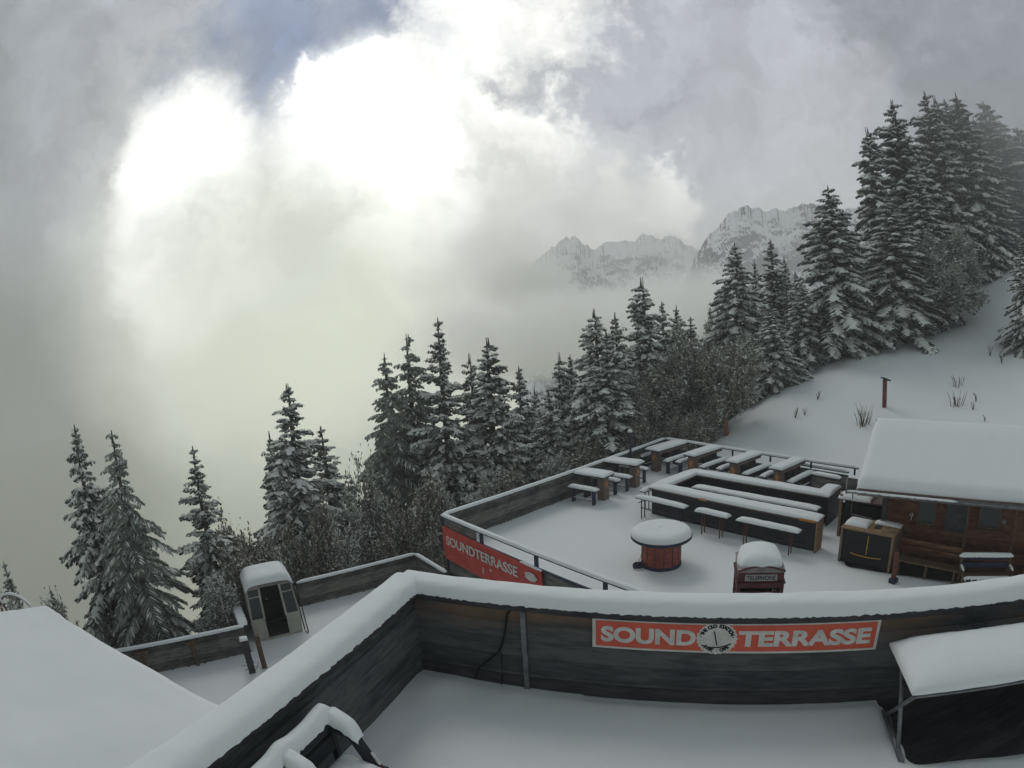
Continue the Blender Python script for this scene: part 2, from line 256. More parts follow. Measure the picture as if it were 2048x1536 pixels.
# ------------------------------------------------------------------ mesh helpers
class MB:
    def __init__(s): s.v = []; s.f = []
    def add(s, vs, fs):
        o = len(s.v); s.v += [tuple(v) for v in vs]; s.f += [tuple(i+o for i in f) for f in fs]; return s
    def box(s, c, size, rz=0, m=None):
        x, y, z = [q/2 for q in size]; co, si = math.cos(rz), math.sin(rz)
        vs = []
        for dx, dy, dz in [(-x, -y, -z), (x, -y, -z), (x, y, -z), (-x, y, -z), (-x, -y, z), (x, -y, z), (x, y, z), (-x, y, z)]:
            vs.append((c[0]+dx*co-dy*si, c[1]+dx*si+dy*co, c[2]+dz))
        if m: vs = [m @ Vector(v) for v in vs]
        return s.add(vs, [(0, 3, 2, 1), (4, 5, 6, 7), (0, 1, 5, 4), (1, 2, 6, 5), (2, 3, 7, 6), (3, 0, 4, 7)])
    def bar(s, a, b, w, h=None, up=Vector((0, 0, 1))):
        a, b = Vector(a), Vector(b); h = h or w; d = (b-a).normalized()
        sd = d.cross(up)
        if sd.length < 1e-3: sd = Vector((1, 0, 0))
        sd.normalize(); u = sd.cross(d)
        vs = [p+sd*(i*w/2)+u*(j*h/2) for p in (a, b) for i, j in ((-1, -1), (1, -1), (1, 1), (-1, 1))]
        return s.add(vs, [(0, 1, 2, 3), (7, 6, 5, 4), (0, 4, 5, 1), (1, 5, 6, 2), (2, 6, 7, 3), (3, 7, 4, 0)])
    def tube(s, pts, r, n=8, cap=True):
        pts = [Vector(p) for p in pts]; rs = r if isinstance(r, (list, tuple)) else [r]*len(pts); rings = []
        for i, p in enumerate(pts):
            d = (pts[min(i+1, len(pts)-1)]-pts[max(i-1, 0)]).normalized()
            a = d.cross(Vector((0, 0, 1)))
            if a.length < .05: a = d.cross(Vector((1, 0, 0)))
            a.normalize(); b = d.cross(a)
            rings.append([p+(a*math.cos(2*math.pi*k/n)+b*math.sin(2*math.pi*k/n))*rs[i] for k in range(n)])
        vs = [v for q in rings for v in q]; fs = []
        for i in range(len(pts)-1):
            for k in range(n): fs.append((i*n+k, i*n+(k+1) % n, (i+1)*n+(k+1) % n, (i+1)*n+k))
        if cap: fs.append(tuple(range(n))[::-1]); fs.append(tuple((len(pts)-1)*n+k for k in range(n)))
        return s.add(vs, fs)
    def lathe(s, prof, c=(0, 0, 0), n=40):
        vs = []; fs = []
        for r, z in prof:
            for k in range(n): vs.append((c[0]+r*math.cos(2*math.pi*k/n), c[1]+r*math.sin(2*math.pi*k/n), c[2]+z))
        for i in range(len(prof)-1):
            for k in range(n): fs.append((i*n+k, i*n+(k+1) % n, (i+1)*n+(k+1) % n, (i+1)*n+k))
        return s.add(vs, fs)
    def prism(s, poly, z0, z1):
        n = len(poly); vs = [(p[0], p[1], z0) for p in poly]+[(p[0], p[1], z1) for p in poly]
        fs = [tuple(range(n))[::-1], tuple(range(n, 2*n))]+[(i, (i+1) % n, n+(i+1) % n, n+i) for i in range(n)]
        return s.add(vs, fs)
    def xf(s, m):
        s.v = [tuple(m @ Vector(v)) for v in s.v]; return s
    def build(s, name, m, parent=None, smooth=False, bevel=0, loc=None, rot=None):
        me = bpy.data.meshes.new(name); me.from_pydata(s.v, [], s.f)
        if smooth: me.polygons.foreach_set('use_smooth', [True]*len(me.polygons))
        me.materials.append(m); me.update()
        o = bpy.data.objects.new(name, me); COL.objects.link(o)
        if parent: o.parent = parent
        if loc is not None: o.location = loc
        if rot is not None: o.rotation_euler = rot
        if bevel:
            b = o.modifiers.new('bevel', 'BEVEL'); b.width = bevel; b.segments = 2; b.limit_method = 'ANGLE'
        return o
def thing(name, label, cat, loc=(0, 0, 0), rz=0, group=None):
    o = bpy.data.objects.new(name, None); COL.objects.link(o); o.location = loc; o.rotation_euler = (0, 0, rz); o.empty_display_size = .3
    o['label'] = label; o['category'] = cat
    if group: o['group'] = group
    return o
def tag(o, label, cat, group=None):
    o['label'] = label; o['category'] = cat
    if group: o['group'] = group
    return o
def struct(o): o['kind'] = 'structure'; return o
def copy_tree(o, parent=None):
    c = o.copy(); COL.objects.link(c)
    if parent: c.parent = parent
    for ch in list(o.children): copy_tree(ch, c)
    return c
def fb(x, y, z=0., sc_=1.): return mnoise.noise(Vector((x*sc_, y*sc_, z)))

def snow_pad(mb, L, W, T, c=(0, 0, 0), rz=0, seed=0, nx=None, ny=None, p=5, rag=.02, over=.02, hole=None):
    """a cushion of snow L x W and T thick lying with its underside at c"""
    nx = nx or max(10, int(L/.07)); ny = ny or max(8, int(W/.07)); co, si = math.cos(rz), math.sin(rz)
    vs = []; fs = []
    for j in range(ny+1):
        for i in range(nx+1):
            s_ = i/nx*2-1; t_ = j/ny*2-1
            u = math.copysign(1-(1-abs(s_))**2, s_) if L < 1.2 else math.copysign(1-(1-abs(s_))**1.5, s_)
            v = math.copysign(1-(1-abs(t_))**2, t_)
            x = u*L/2; y = v*W/2
            ex = max(0, 1-abs(u)**(2*p)); ey = max(0, 1-abs(v)**(2.2 if W < .5 else p))
            rim = 1-min(ex, ey)
            h = T*(ex**.4)*(ey**.45)*(1+.16*fb(x, y, seed*3.1, 1.7)+.08*fb(x, y, seed+9, 6))
            k = over+rag*fb(x, y, seed+5, 9)
            bul = 1 if (0 < i < nx and 0 < j < ny) else .0
            x += math.copysign(k*rim, u)*(.3+.7*bul); y += math.copysign(k*rim, v)*(.3+.7*bul)
            if bul == 0: h = -.004+ .5*rag*fb(x, y, seed+2, 8)
            vs.append((c[0]+x*co-y*si, c[1]+x*si+y*co, c[2]+h))
    for j in range(ny):
        for i in range(nx): a = j*(nx+1)+i; fs.append((a, a+1, a+nx+2, a+nx+1))
    return mb.add(vs, fs)
def snow_sweep(mb, path, W, T, seed=0, rag=.012, over=.015, step=.06, taper=(1, 1)):
    """snow lying along a rail; path = points at the rail's top"""
    P = [Vector(p) for p in path]; pts = []
    for a, b in zip(P[:-1], P[1:]):
        n = max(2, int((b-a).length/step))
        for i in range(n): pts.append(a.lerp(b, i/n))
    pts.append(P[-1])
    # round the corners a little
    for _ in range(3):
        pts = [pts[0]]+[(pts[i-1]+pts[i]*2+pts[i+1])/4 for i in range(1, len(pts)-1)]+[pts[-1]]
    m = 12; vs = []; fs = []; Ltot = len(pts)
    for i, p in enumerate(pts):
        d = (pts[min(i+1, Ltot-1)]-pts[max(i-1, 0)]); d.z = 0; d.normalize(); sdv = Vector((d.y, -d.x, 0))
        e = min(1, (i if taper[0] else 9)/3+.05, ((Ltot-1-i) if taper[1] else 9)/3+.05)**.5
        for k in range(m+1):
            a = math.pi*k/m; x = math.cos(a); z = math.sin(a)
            x = math.copysign(abs(x)**.62, x); z = z**.55
            w = W/2+(rag*1.0*fb(p.x+x, p.y, seed+k*.05, 24) if k in (0, m) else rag*.5*fb(p.x+x, p.y, seed+k*.05, 7))+.010*fb(p.x, p.y, seed+3, 1.2)
            h = T*(1+.14*fb(p.x, p.y, seed+7, .9)+.06*fb(p.x+x*.2, p.y, seed+11, 5))
            zz = h*z*e if k not in (0, m) else -.008+rag*.9*fb(p.x, p.y, seed+k, 26)
            vs.append(p+sdv*(x*w*(.55+.45*e))+Vector((0, 0, zz)))
    for i in range(Ltot-1):
        for k in range(m): a = i*(m+1)+k; fs.append((a, a+1, a+m+2, a+m+1))
    return mb.add(vs, fs)
def text_mesh(body, size, bold=.0, extrude=.002, name='lettering'):
    cu = bpy.data.curves.new('t', 'FONT'); cu.body = body; cu.size = size; cu.offset = bold; cu.extrude = extrude
    cu.align_x = 'CENTER'; cu.align_y = 'CENTER'
    o = bpy.data.objects.new('t', cu); COL.objects.link(o)
    dg = bpy.context.evaluated_depsgraph_get(); dg.update()
    me = bpy.data.meshes.new_from_object(o.evaluated_get(dg)); bpy.data.objects.remove(o); bpy.data.curves.remove(cu)
    vs = [tuple(v.co) for v in me.vertices]; fs = [tuple(p.vertices) for p in me.polygons]; bpy.data.meshes.remove(me)
    xs = [v[0] for v in vs]; ys = [v[1] for v in vs]
    return vs, fs, (min(xs), max(xs), min(ys), max(ys))
def text_fit(body, w, h, bold=.01, shear=0, ext=.003):
    """lettering fitted to w x h in a plane X right, Z up, front towards -Y"""
    vs, fs, (x0, x1, y0, y1) = text_mesh(body, 1, bold, .01)
    out = []
    for x, y, z in vs:
        X = (x-(x0+x1)/2)/(x1-x0)*w; Y = (y-(y0+y1)/2)/(y1-y0)*h
        out.append((X+shear*Y, -z/.01*ext, Y))
    return MB().add(out, fs)
def frame_rows(o): return o

# ------------------------------------------------------------------ ground
CTRL = []
def cp(x, y, z): CTRL.append((x, y, z))
def cpd(px, py, D):
    v = polar(px, py, D); cp(v.x, v.y, v.z)
for q in [(0, 3, -9.9), (-6, 2, -10.2), (4, 8, -8.3), (-3, 14, -9.9), (-8, 14, -10.0), (-11, 11, -10.1), (-3, 19, -9.9), (-6, 18.5, -10.3), (-9.5, 16.5, -10.9), (-13.5, 12, -11.2),
          (2, 21.5, -8.3), (5, 20, -8.0), (8, 24, -7.9), (8, 16, -7.9), (12, 13, -7.9), (11, 20, -7.8), (9, 10, -8.3), (14, 4, -7.6), (0, 23, -9.6), (4, 27, -9.3), (7.4, 29.3, -8.2),
          (-3.5, 22, -11.6), (-10, 20, -13.2), (-16, 16, -14.2), (-22, 12, -16.5), (-15, 24, -17.5), (-5, 28, -14), (2, 32, -13.5), (7, 34, -12.0), (-25, 25, -22),
          (11, 37, -10.5), (0, 42, -20), (-15, 40, -26), (-40, 10, -25), (-35, 35, -34), (14, 45, -13), (0, 60, -31), (20, 58, -18), (24, 44, -7.5), (34, 48, -6), (45, 52, -1),
          (9.5, 26.8, -7.35), (11.5, 23.2, -7.3), (14.5, 19.5, -7.2), (16, 15, -6.9), (19, 9, -6.6), (20, 0, -7), (30, 12, -3.6), (34, 0, -3.5), (60, 20, 5), (60, 60, 6), (30, 70, -12), (70, 80, 4), (90, 40, 16)]: cp(*q)
for q in [(1455, 852, 33), (1530, 792, 36), (1610, 748, 39), (1700, 706, 42), (1780, 680, 45), (1860, 660, 49), (1950, 560, 60), (2040, 510, 70),
          (1768.5, 816, 31.5), (1650, 860, 29.5), (2040, 760, 37), (2040, 650, 46), (1920, 740, 38)]: cpd(*q)
_C = np.array(CTRL)
def _tps(r): return np.where(r > 1e-9, r*r*np.log(np.maximum(r, 1e-9)), 0)
def _solve():
    n = len(_C); P = _C[:, :2]; K = _tps(np.hypot(P[:, None, 0]-P[None, :, 0], P[:, None, 1]-P[None, :, 1]))+np.eye(n)*.6
    Q = np.concatenate([np.ones((n, 1)), P], 1); A = np.block([[K, Q], [Q.T, np.zeros((3, 3))]])
    return np.linalg.solve(A, np.concatenate([_C[:, 2], np.zeros(3)]))
_W = _solve()
def terr(X, Y):
    X = np.atleast_1d(np.asarray(X, float)); Y = np.atleast_1d(np.asarray(Y, float)); shp = X.shape; x = X.ravel(); y = Y.ravel()
    K = _tps(np.hypot(x[:, None]-_C[None, :, 0], y[:, None]-_C[None, :, 1]))
    z = K@_W[:-3]+_W[-3]+_W[-2]*x+_W[-1]*y
    far = .22*x-.46*y-4; d = np.hypot(x-8, y-22); t = np.clip((d-58)/40, 0, 1); t = t*t*(3-2*t)
    return (z*(1-t)+far*t).reshape(shp)
def tz(x, y): return float(terr(x, y)[0])
def axis_vals(lo, hi, mid0, mid1, fine, coarse):
    a = list(np.arange(mid0, mid1, fine)); x = mid0
    s_ = fine
    while x > lo: s_ *= coarse; x -= s_; a.insert(0, x)
    x = a[-1]; s_ = fine
    while x < hi: s_ *= coarse; x += s_; a.append(x)
    return np.array(a)
def make_ground():
    xs = axis_vals(-500, 500, -30, 62, .8, 1.18); ys = axis_vals(-150, 600, -4, 66, .8, 1.18)
    X, Y = np.meshgrid(xs, ys); Z = terr(X, Y)
    for j in range(X.shape[0]):
        for i in range(X.shape[1]):
            x, y = X[j, i], Y[j, i]
            amp = min(1, max(0, (math.hypot(x-8, y-18)-9)/10))
            Z[j, i] += amp*(.16*fb(x, y, 2, .25)+.06*fb(x, y, 5, .8))
    nx = len(xs); vs = np.stack([X, Y, Z], -1).reshape(-1, 3).tolist()
    fs = [(j*nx+i, j*nx+i+1, (j+1)*nx+i+1, (j+1)*nx+i) for j in range(len(ys)-1) for i in range(nx-1)]
    struct(MB().add(vs, fs).build('ground', SNOW, smooth=True))
make_ground()

# ------------------------------------------------------------------ decks and terrace floors
ZT = -7.3; ZF = -3.76; ZL = -9.4
def snow_floor(name, poly, z, step, hfun=None, thick=.3, board=None):
    """a floor slab of boards with a layer of snow following its outline"""
    xs = [p[0] for p in poly]; ys = [p[1] for p in poly]
    def inside(x, y):
        c = False; n = len(poly); j = n-1
        for i in range(n):
            if ((poly[i][1] > y) != (poly[j][1] > y)) and (x < (poly[j][0]-poly[i][0])*(y-poly[i][1])/(poly[j][1]-poly[i][1]+1e-12)+poly[i][0]): c = not c
            j = i
        return c
    mb = MB(); idx = {}; vs = []; fs = []
    nx = int((max(xs)-min(xs))/step)+1; ny = int((max(ys)-min(ys))/step)+1
    def vid(i, j):
        if (i, j) not in idx:
            x = min(xs)+i*step; y = min(ys)+j*step
            idx[(i, j)] = len(vs); vs.append((x, y, z+.018*fb(x, y, 1, .7)+.008*fb(x, y, 4, 3)+(hfun(x, y) if hfun else 0)))
        return idx[(i, j)]
    for j in range(ny):
        for i in range(nx):
            if inside(min(xs)+(i+.5)*step, min(ys)+(j+.5)*step): fs.append((vid(i, j), vid(i+1, j), vid(i+1, j+1), vid(i, j+1)))
    mb.add(vs, fs); struct(mb.build(name+'_snow', SNOW, smooth=True))
    struct(MB().prism([(p[0], p[1]) for p in poly], z-thick, z-.09).build(name+'_deck', board or M['deck']))
V = lambda p: Vector((p[0], p[1], 0))
A = at(885, 1030, ZT+1.05); Cc = at(1330, 877, ZT+1.05); Bk = at(1717, 936, ZT+1.05); Nf = at(1240, 1170, ZT+1.05)
dirN = (Nf-A).normalized()
terrace_poly = [(A.x, A.y), (A.x+dirN.x*13, A.y+dirN.y*13), (9, 6.5), (17, 7), (17, 16), (Bk.x+.6, Bk.y-.3), (Bk.x, Bk.y), (Cc.x, Cc.y)]
e45 = Vector((math.cos(R(-45)), math.sin(R(-45)), 0)); n45 = Vector((e45.y*-1, e45.x, 0))   # hut axes: along the eave, and back
n45 = Vector((.7071, .7071, 0))
HE = at(1716, 980, -5.0)            # left end of the hut's eave
def terr_h(x, y):
    p = Vector((x, y, 0)); q = p-Vector((HE.x, HE.y, 0)); a = q.dot(e45); b = q.dot(n45); s_ = 0
    if a > -.5 and b > -.3: s_ -= .16*min(1, (b+.3)/.5)*min(1, (a+.5)/.5)     # swept bare under the hut's eave
    return s_
snow_floor('terrace', terrace_poly, ZT, .12, terr_h, .45)

# front deck: two parapet walls meeting in a corner
K0 = at(840, 1178, ZF+1.05)
dF = Vector((math.cos(R(-19.2)), math.sin(R(-19.2)), 0)); dL = Vector((math.cos(R(-110.4)), math.sin(R(-110.4)), 0))
K = Vector((K0.x, K0.y, 0))
nL = Vector((dL.y, -dL.x, 0)); nL = nL if nL.x < 0 else -nL     # outward (left)
TBL_A = at(1790, 1290, ZF+.75); TBL_B = at(1828, 1386, ZF+.75)
def front_h(x, y):
    p = Vector((x, y, 0)); q = p-Vector((TBL_B.x, TBL_B.y, 0)); a = q.dot(dF); b = q.dot(Vector((-dF.y, dF.x, 0)))
    s_ = 0
    w = .03*fb(x, y, 8, 4)
    t = min(1, max(0, (a-.02+w)/.25))*min(1, max(0, (b+.12+w+.10*a)/.2)); s_ -= .14*t
    w2 = (p-K).dot(Vector((-dF.y, dF.x, 0))); s_ -= .05*min(1, max(0, (w2+.16)/.12))*(1 if a > -3 else .6)
    s_ += .05*math.exp(-((p-K-dF*.25-dL*.3).length/.25)**2)
    return s_
fp = [K-dL*.055+nL*.14, K-dL*.055+dF*8, K+dF*8+dL*6, K+nL*.14+dL*7]
snow_floor('front', [(p.x, p.y) for p in fp], ZF, .05, front_h, .35)
def parapet(name, label, P0, P1, z0, h, m, thick=.05, inset=0, rail_w=.2, snow_w=.27, snow_t=.12, posts=(), post_side=1, ext0=0, seed=1, post_m=None, gap=0, rail_t=.05, top_edge=.09, cat='parapet wall'):
    """a boarded parapet from P0 to P1 standing at z0; local X runs along it"""
    d = Vector((P1[0]-P0[0], P1[1]-P0[1], 0)); L = d.length; rz = math.atan2(d.y, d.x)
    t = thing(name, label, cat, (P0[0], P0[1], z0), rz)
    MB().box((L/2, 0, (h-gap-.04)/2), (L, thick, h-gap-.04)).build('board_panel', m, t)
    MB().box((L/2, 0, h-top_edge/2-.003), (L+.02, rail_w, top_edge)).build('rail', M['rail'], t, bevel=.006)
    for x in posts: MB().box((x, post_side*(thick/2+.035), h/2-.05), (.07, .07, h-.1)).build('post', post_m or M['rail'], t, bevel=.004)
    return t, L, rz
Pend = K+dF*8.0
off = Vector((-dF.y, dF.x, 0))*.04
pt, Lf, rzf = parapet('parapet_wall', 'long weathered board parapet across the foreground carrying the red sound terrasse sign', K+off+nL*.17, Pend+off, ZF-.05, 1.10, M['wall'], thick=.08, rail_w=.2)
postx = (at(1048, 1300, ZF+.5)-K).dot(dF)+.17
MB().box((postx, -.062, .5), (.055, .05, 1.0)).build('steel_post', M['steel'], pt, bevel=.004)
MB().box((Lf/2, -.045, .10), (Lf, .03, .14)).build('base_board', M['rail'], pt)
offL = Vector((dL.y, -dL.x, 0))*(-.03) if False else Vector((-math.sin(R(-110.4))*-1, 0, 0))*0
nL = Vector((dL.y, -dL.x, 0)); nL = nL if nL.x < 0 else -nL     # outward (left)
pl, Ll, rzl = parapet('parapet_wall', 'dark board parapet running from the corner down to the lower left edge', K+nL*.13+dL*.0, K+nL*.13+dL*6.5, ZF-.05, 1.10, M['wall2'], thick=.08, rail_w=.2)
mb = snow_sweep(MB(), [K+off*1.2+nL*.20+Vector((0, 0, ZF+1.052))+dL*0, K+off*1.2+dF*8+Vector((0, 0, ZF+1.052))], .29, .145, 3, rag=.016, step=.03, taper=(0, 1))
sn = mb.build('snow_cap', SNOW, None, smooth=True); sn.parent = pt; sn.matrix_parent_inverse = Matrix.Translation(-Vector(pt.location)) if False else (Matrix.Translation(pt.location) @ Matrix.Rotation(rzf, 4, 'Z')).inverted()
mb = snow_sweep(MB(), [K+nL*.155-dL*.10+Vector((0, 0, ZF+1.055)), K+nL*.155+dL*6.5+Vector((0, 0, ZF+1.055))], .35, .155, 5, rag=.016, step=.03)
sn = mb.build('snow_cap', SNOW, None, smooth=True); sn.parent = pl; sn.matrix_parent_inverse = (Matrix.Translation(pl.location) @ Matrix.Rotation(rzl, 4, 'Z')).inverted()

def loc_matrix(t): return (Matrix.Translation(t.location) @ Matrix.Rotation(t.rotation_euler.z, 4, 'Z'))
def child_world(mb, name, m, t, smooth=False, bevel=0):
    """build a part from world coordinates under thing t"""
    return mb.xf(loc_matrix(t).inverted()).build(name, m, t, smooth, bevel)

# black cable hanging by the steel post
cab = [(1040, 1212), (1025, 1216), (1014, 1228), (1011, 1255), (1006, 1285), (996, 1305), (975, 1322), (958, 1335), (952, 1356)]
front_face = K-Vector((-dF.y, dF.x, 0))*.03
pts = [on_wall(x, y, front_face, dF) for x, y in cab]
mb = MB().tube(pts, .011, 6)
pts = [on_wall(x, y, front_face, dF) for x, y in [(1001, 1300), (1004, 1325), (1005, 1350), (1002, 1372)]]
mb.tube(pts, .006, 6)
tag(mb.build('cable', M['rubber'], smooth=True), 'black cable looping down the parapet boards beside the grey steel post', 'cable')

# sign on the front parapet
def build_sign():
    a = on_wall(1185, 1232, front_face, dF); b = on_wall(1763, 1237, front_face, dF); c = on_wall(1185, 1291, front_face, dF)
    w = (b-a).dot(dF); h = abs(a.z-c.z); mid = (a+b)/2; zc = (a.z+b.z)/2-h/2
    t = thing('sign_board', 'red sign reading sound terrasse with a white badge on the foreground parapet', 'sign', (mid.x, mid.y, zc), rzf)
    MB().box((0, -.008, 0), (w, .014, h)).build('backing_board', M['white'], t, bevel=.002)
    MB().box((0, -.0175, 0), (w-.07, .005, h-.055)).build('red_field', M['sign'], t)
    br = h*.56
    # badge centre measured at 1435
    bx = (on_wall(1435, 1262, front_face, dF)-Vector((mid.x, mid.y, 0))).dot(dF)
    vs = [(0, 0)]; n = 96
    ring = []
    for k in range(n):
        r = br*(1+.035*math.cos(k/n*2*math.pi*24)); ring.append((bx+r*math.cos(2*math.pi*k/n), r*math.sin(2*math.pi*k/n)*.92))
    mb = MB(); nn = len(ring)
    mb.add([(x, -.022, z) for x, z in ring]+[(x, -.017, z) for x, z in ring], [tuple(range(nn))]+[(i, (i+1) % nn, nn+(i+1) % nn, nn+i) for i in range(nn)])
    bd = mb.build('badge', M['white'], t)
    q = MB()
    def arc_text(txt, a0, a1, r, size, flip=False):
        n_ = len(txt)
        for i, ch in enumerate(txt):
            if ch == ' ': continue
            th = R(a0+(a1-a0)*i/(n_-1)); 
            vs, fs, _ = text_mesh(ch, size, .004, .0)
            rot = th-math.pi/2 if not flip else th+math.pi/2
            co, si = math.cos(rot), math.sin(rot)
            cx, cz = bx+r*math.cos(th), r*math.sin(th)*.92
            q.add([(cx+x*co-y*si, -.0235, cz+x*si+y*co) for x, y, z in vs], fs)
    arc_text('THE OLD STATION', 158, 22, br*.78, br*.27)
    arc_text('T-BAR \u00b7 CAFE', 225, 315, br*.78, br*.25, True)
    for s_ in (172, 8): q.add([(bx+br*.8*math.cos(R(s_))+.008*math.cos(k), -.0235, br*.74*math.sin(R(s_))+.008*math.sin(k)) for k in (0, 1, 2, 3, 4, 5)], [tuple(range(6))])
    q.bar((bx-.03, -.024, br*.42), (bx+.005, -.024, -br*.38), .012, .003, up=Vector((0, 1, 0)))
    arcp = [(bx-.14+.28*k/10, -.024, -br*.42-.02+.035*((k-5)/5)**2+.012*(k-5)/5) for k in range(11)]
    q.tube(arcp, .007, 5)
    q.build('badge_lettering', M['ink'], bd)
    x0 = (on_wall(1203, 1262, front_face, dF)-Vector((mid.x, mid.y, 0))).dot(dF); x1 = (on_wall(1392, 1270, front_face, dF)-Vector((mid.x, mid.y, 0))).dot(dF)
    m1 = text_fit('SOUND', x1-x0, h*.52, .042); m1.xf(Matrix.Translation(((x0+x1)/2, -.0215, 0))).build('lettering', M['white'], t)
    x0 = (on_wall(1478, 1262, front_face, dF)-Vector((mid.x, mid.y, 0))).dot(dF); x1 = (on_wall(1742, 1262, front_face, dF)-Vector((mid.x, mid.y, 0))).dot(dF)
    m1 = text_fit('TERRASSE', x1-x0, h*.52, .042); m1.xf(Matrix.Translation(((x0+x1)/2, -.0215, 0))).build('lettering', M['white'], t)
build_sign()

# snowy table at the right
def build_table():
    nb = Vector((-dF.y, dF.x, 0)); L = 2.3; W = (TBL_A-TBL_B).dot(nb); W = max(.6, W)
    c = Vector((TBL_B.x, TBL_B.y, 0))+dF*(L/2)+nb*(W/2)
    t = thing('folding_table', 'folding table with grey steel legs under a thick slab of snow, right foreground', 'table', (c.x, c.y, ZF-.06), rzf)
    zt = .78
    MB().box((0, 0, zt), (L, W, .035)).build('table_top', M['rail'], t, bevel=.006)
    MB().box((0, -W/2+.05, zt-.04), (L-.1, .03, .045)).build('apron', M['steel'], t)
    snow_pad(MB(), L+.02, W+.02, .18, (0, 0, zt+.02), 0, 4, p=2.6, rag=.012, over=.03).build('snow_cap', SNOW, t, smooth=True)
    for sx in (-1, 1):
        x = sx*(L/2-.1)
        MB().tube([(x, -W/2+.06, zt-.02), (x-.02, W/2-.12, .05)], .024, 8).build('leg', M['steel'], t, smooth=True)
        MB().tube([(x, W/2-.06, zt-.02), (x-.02, -W/2+.1, .05)], .024, 8).build('leg', M['steel'], t, smooth=True)
        MB().tube([(x-.02, -W/2-.05, .06), (x-.02, W/2-.05, .06)], .032, 8).build('foot', M['steel'], t, smooth=True)
build_table()

# snow laden wooden bench in the lower left corner
def build_bench():
    p1 = at(652, 1406, ZF+.92); p3 = at(480, 1560, ZF+.93)
    d = (p3-p1); d.z = 0; L = d.length+.5; d.normalize(); rz = math.atan2(d.y, d.x); rt = Vector((-d.y, d.x, 0))  # rt points right of the wall
    if rt.x < 0: rt = -rt
    t = thing('garden_bench', 'dark wooden bench with lumps of snow on its back and arms, lower left foreground', 'bench', (p1.x, p1.y, ZF-.06), rz)
    s_ = 1 if Vector((-math.sin(rz), math.cos(rz), 0)).dot(rt) > 0 else -1
    wood = M['dark']
    MB().box((L/2, 0, .80), (L, .06, .10)).box((L/2, .0, .60), (L, .04, .16)).build('backrest', wood, t, bevel=.008)
    MB().box((L/2, s_*.27, .42), (L, .44, .04)).build('seat', wood, t, bevel=.006)
    snow_sweep(MB(), [(-.03, 0, .86), (.08, 0, .87), (.3, 0, .845), (.5, 0, .85), (.62, 0, .885), (.75, 0, .85), (1.0, 0, .84), (1.21, 0, .88), (1.4, 0, .85), (L, 0, .85)], .13, .14, 8, rag=.02, step=.025).build('snow_cap', SNOW, t, smooth=True)
    snow_pad(MB(), L-.1, .40, .12, (L/2, s_*.27, .44), 0, 6, p=3, rag=.03).build('seat_snow', SNOW, t, smooth=True)
    for i, x in enumerate((.03, .62, 1.21)):
        if x > L: continue
        a = MB().box((x, s_*.13, .74), (.08, .28, .045)).build('armrest', wood, t, bevel=.006)
        snow_sweep(MB(), [(x, s_*-.03, .86), (x, s_*.07, .84), (x, s_*.17, .80), (x, s_*.26, .755), (x, s_*.30, .70)], .14, .12, 12+i, rag=.02, step=.03).build('arm_snow', SNOW, a, smooth=True)
        MB().bar((x, s_*.22, .74), (x, s_*.58, .0), .075, .075).build('leg', wood, t, bevel=.005)
        MB().box((x, 0, .42), (.055, .055, .84)).build('leg', wood, t, bevel=.005)
    MB().bar((.0, s_*.345, .57), (.0, s_*.40, .455), .02, .02).xf(Matrix.Translation((.03, s_*.03, .02))).build('reflector_strip', M['white'], t)
    MB().bar((.0, s_*.405, .445), (.0, s_*.425, .405), .02, .02).xf(Matrix.Translation((.03, s_*.03, .02))).build('reflector_strip', M['rust'], t)
build_bench()

# ------------------------------------------------------------------ lower left: roof, lower deck, cabin
def build_left_roof():
    P1 = at(95, 1214, -6.3); P2 = at(425, 1404, -5.9); P0 = at(-260, 1262, -6.3)
    d = (P2-P1); P3 = P2+d.normalized()*3.2; P4 = P0+d.normalized()*(P3-P1).length
    t = thing('side_building', 'low annex with a broad snow covered roof at the lower left', 'building', (P1.x, P1.y, ZL-.3))
    # roof slab + snow, built in world coordinates
    def quad(p00, p10, p11, p01, th, nz=26, m=None, name='roof', wob=.02, smooth=False, rnd=0):
        vs = []; fs = []; n = nz
        for j in range(n+1):
            for i in range(n+1):
                u = i/n; v = j/n
                if rnd: u = .5-.5*math.cos(math.pi*u)*1; v = .5-.5*math.cos(math.pi*v)
                p = p00.lerp(p10, u).lerp(p01.lerp(p11, u), v)
                e = min(u, 1-u, v, 1-v)
                h = th*(min(1, e/.03)**.5 if rnd else 1)
                vs.append(p+Vector((0, 0, h+(wob*fb(p.x, p.y, 3, .6)+.35*wob*fb(p.x, p.y, 6, 2.5) if rnd else 0))))
        for j in range(n):
            for i in range(n): a = j*(n+1)+i; fs.append((a, a+1, a+n+2, a+n+1))
        k = len(vs); per = [i for i in range(n+1)]+[(j)*(n+1)+n for j in range(1, n+1)]+[n*(n+1)+i for i in range(n-1, -1, -1)]+[j*(n+1) for j in range(n-1, 0, -1)]
        base = [Vector(vs[i]) for i in per]
        vs += [Vector((b.x, b.y, b.z-(abs(th) if not rnd else .02))) for b in base]; m_ = len(per)
        for i in range(m_): fs.append((per[i], k+i, k+(i+1) % m_, per[(i+1) % m_]))
        return MB().add(vs, fs)
    rf = child_world(quad(P1, P2.lerp(P3, 1), P4, P0, -.12), 'roof', M['rail'], t)
    child_world(quad(P1, P3, P4, P0, .14, 60, rnd=1, wob=.07), 'snow_cap', SNOW, t, smooth=True)
    ins = [P1.lerp(P4, .05), P3.lerp(P0, .04), P4.lerp(P1, .04), P0.lerp(P3, .04)]
    w = MB()
    for a, b in zip(ins, ins[1:]+ins[:1]):
        w.add([(a.x, a.y, ZL-.4), (b.x, b.y, ZL-.4), (b.x, b.y, b.z-.13), (a.x, a.y, a.z-.13)], [(0, 1, 2, 3)])
    child_world(w, 'wall', M['fence'], t)
build_left_roof()
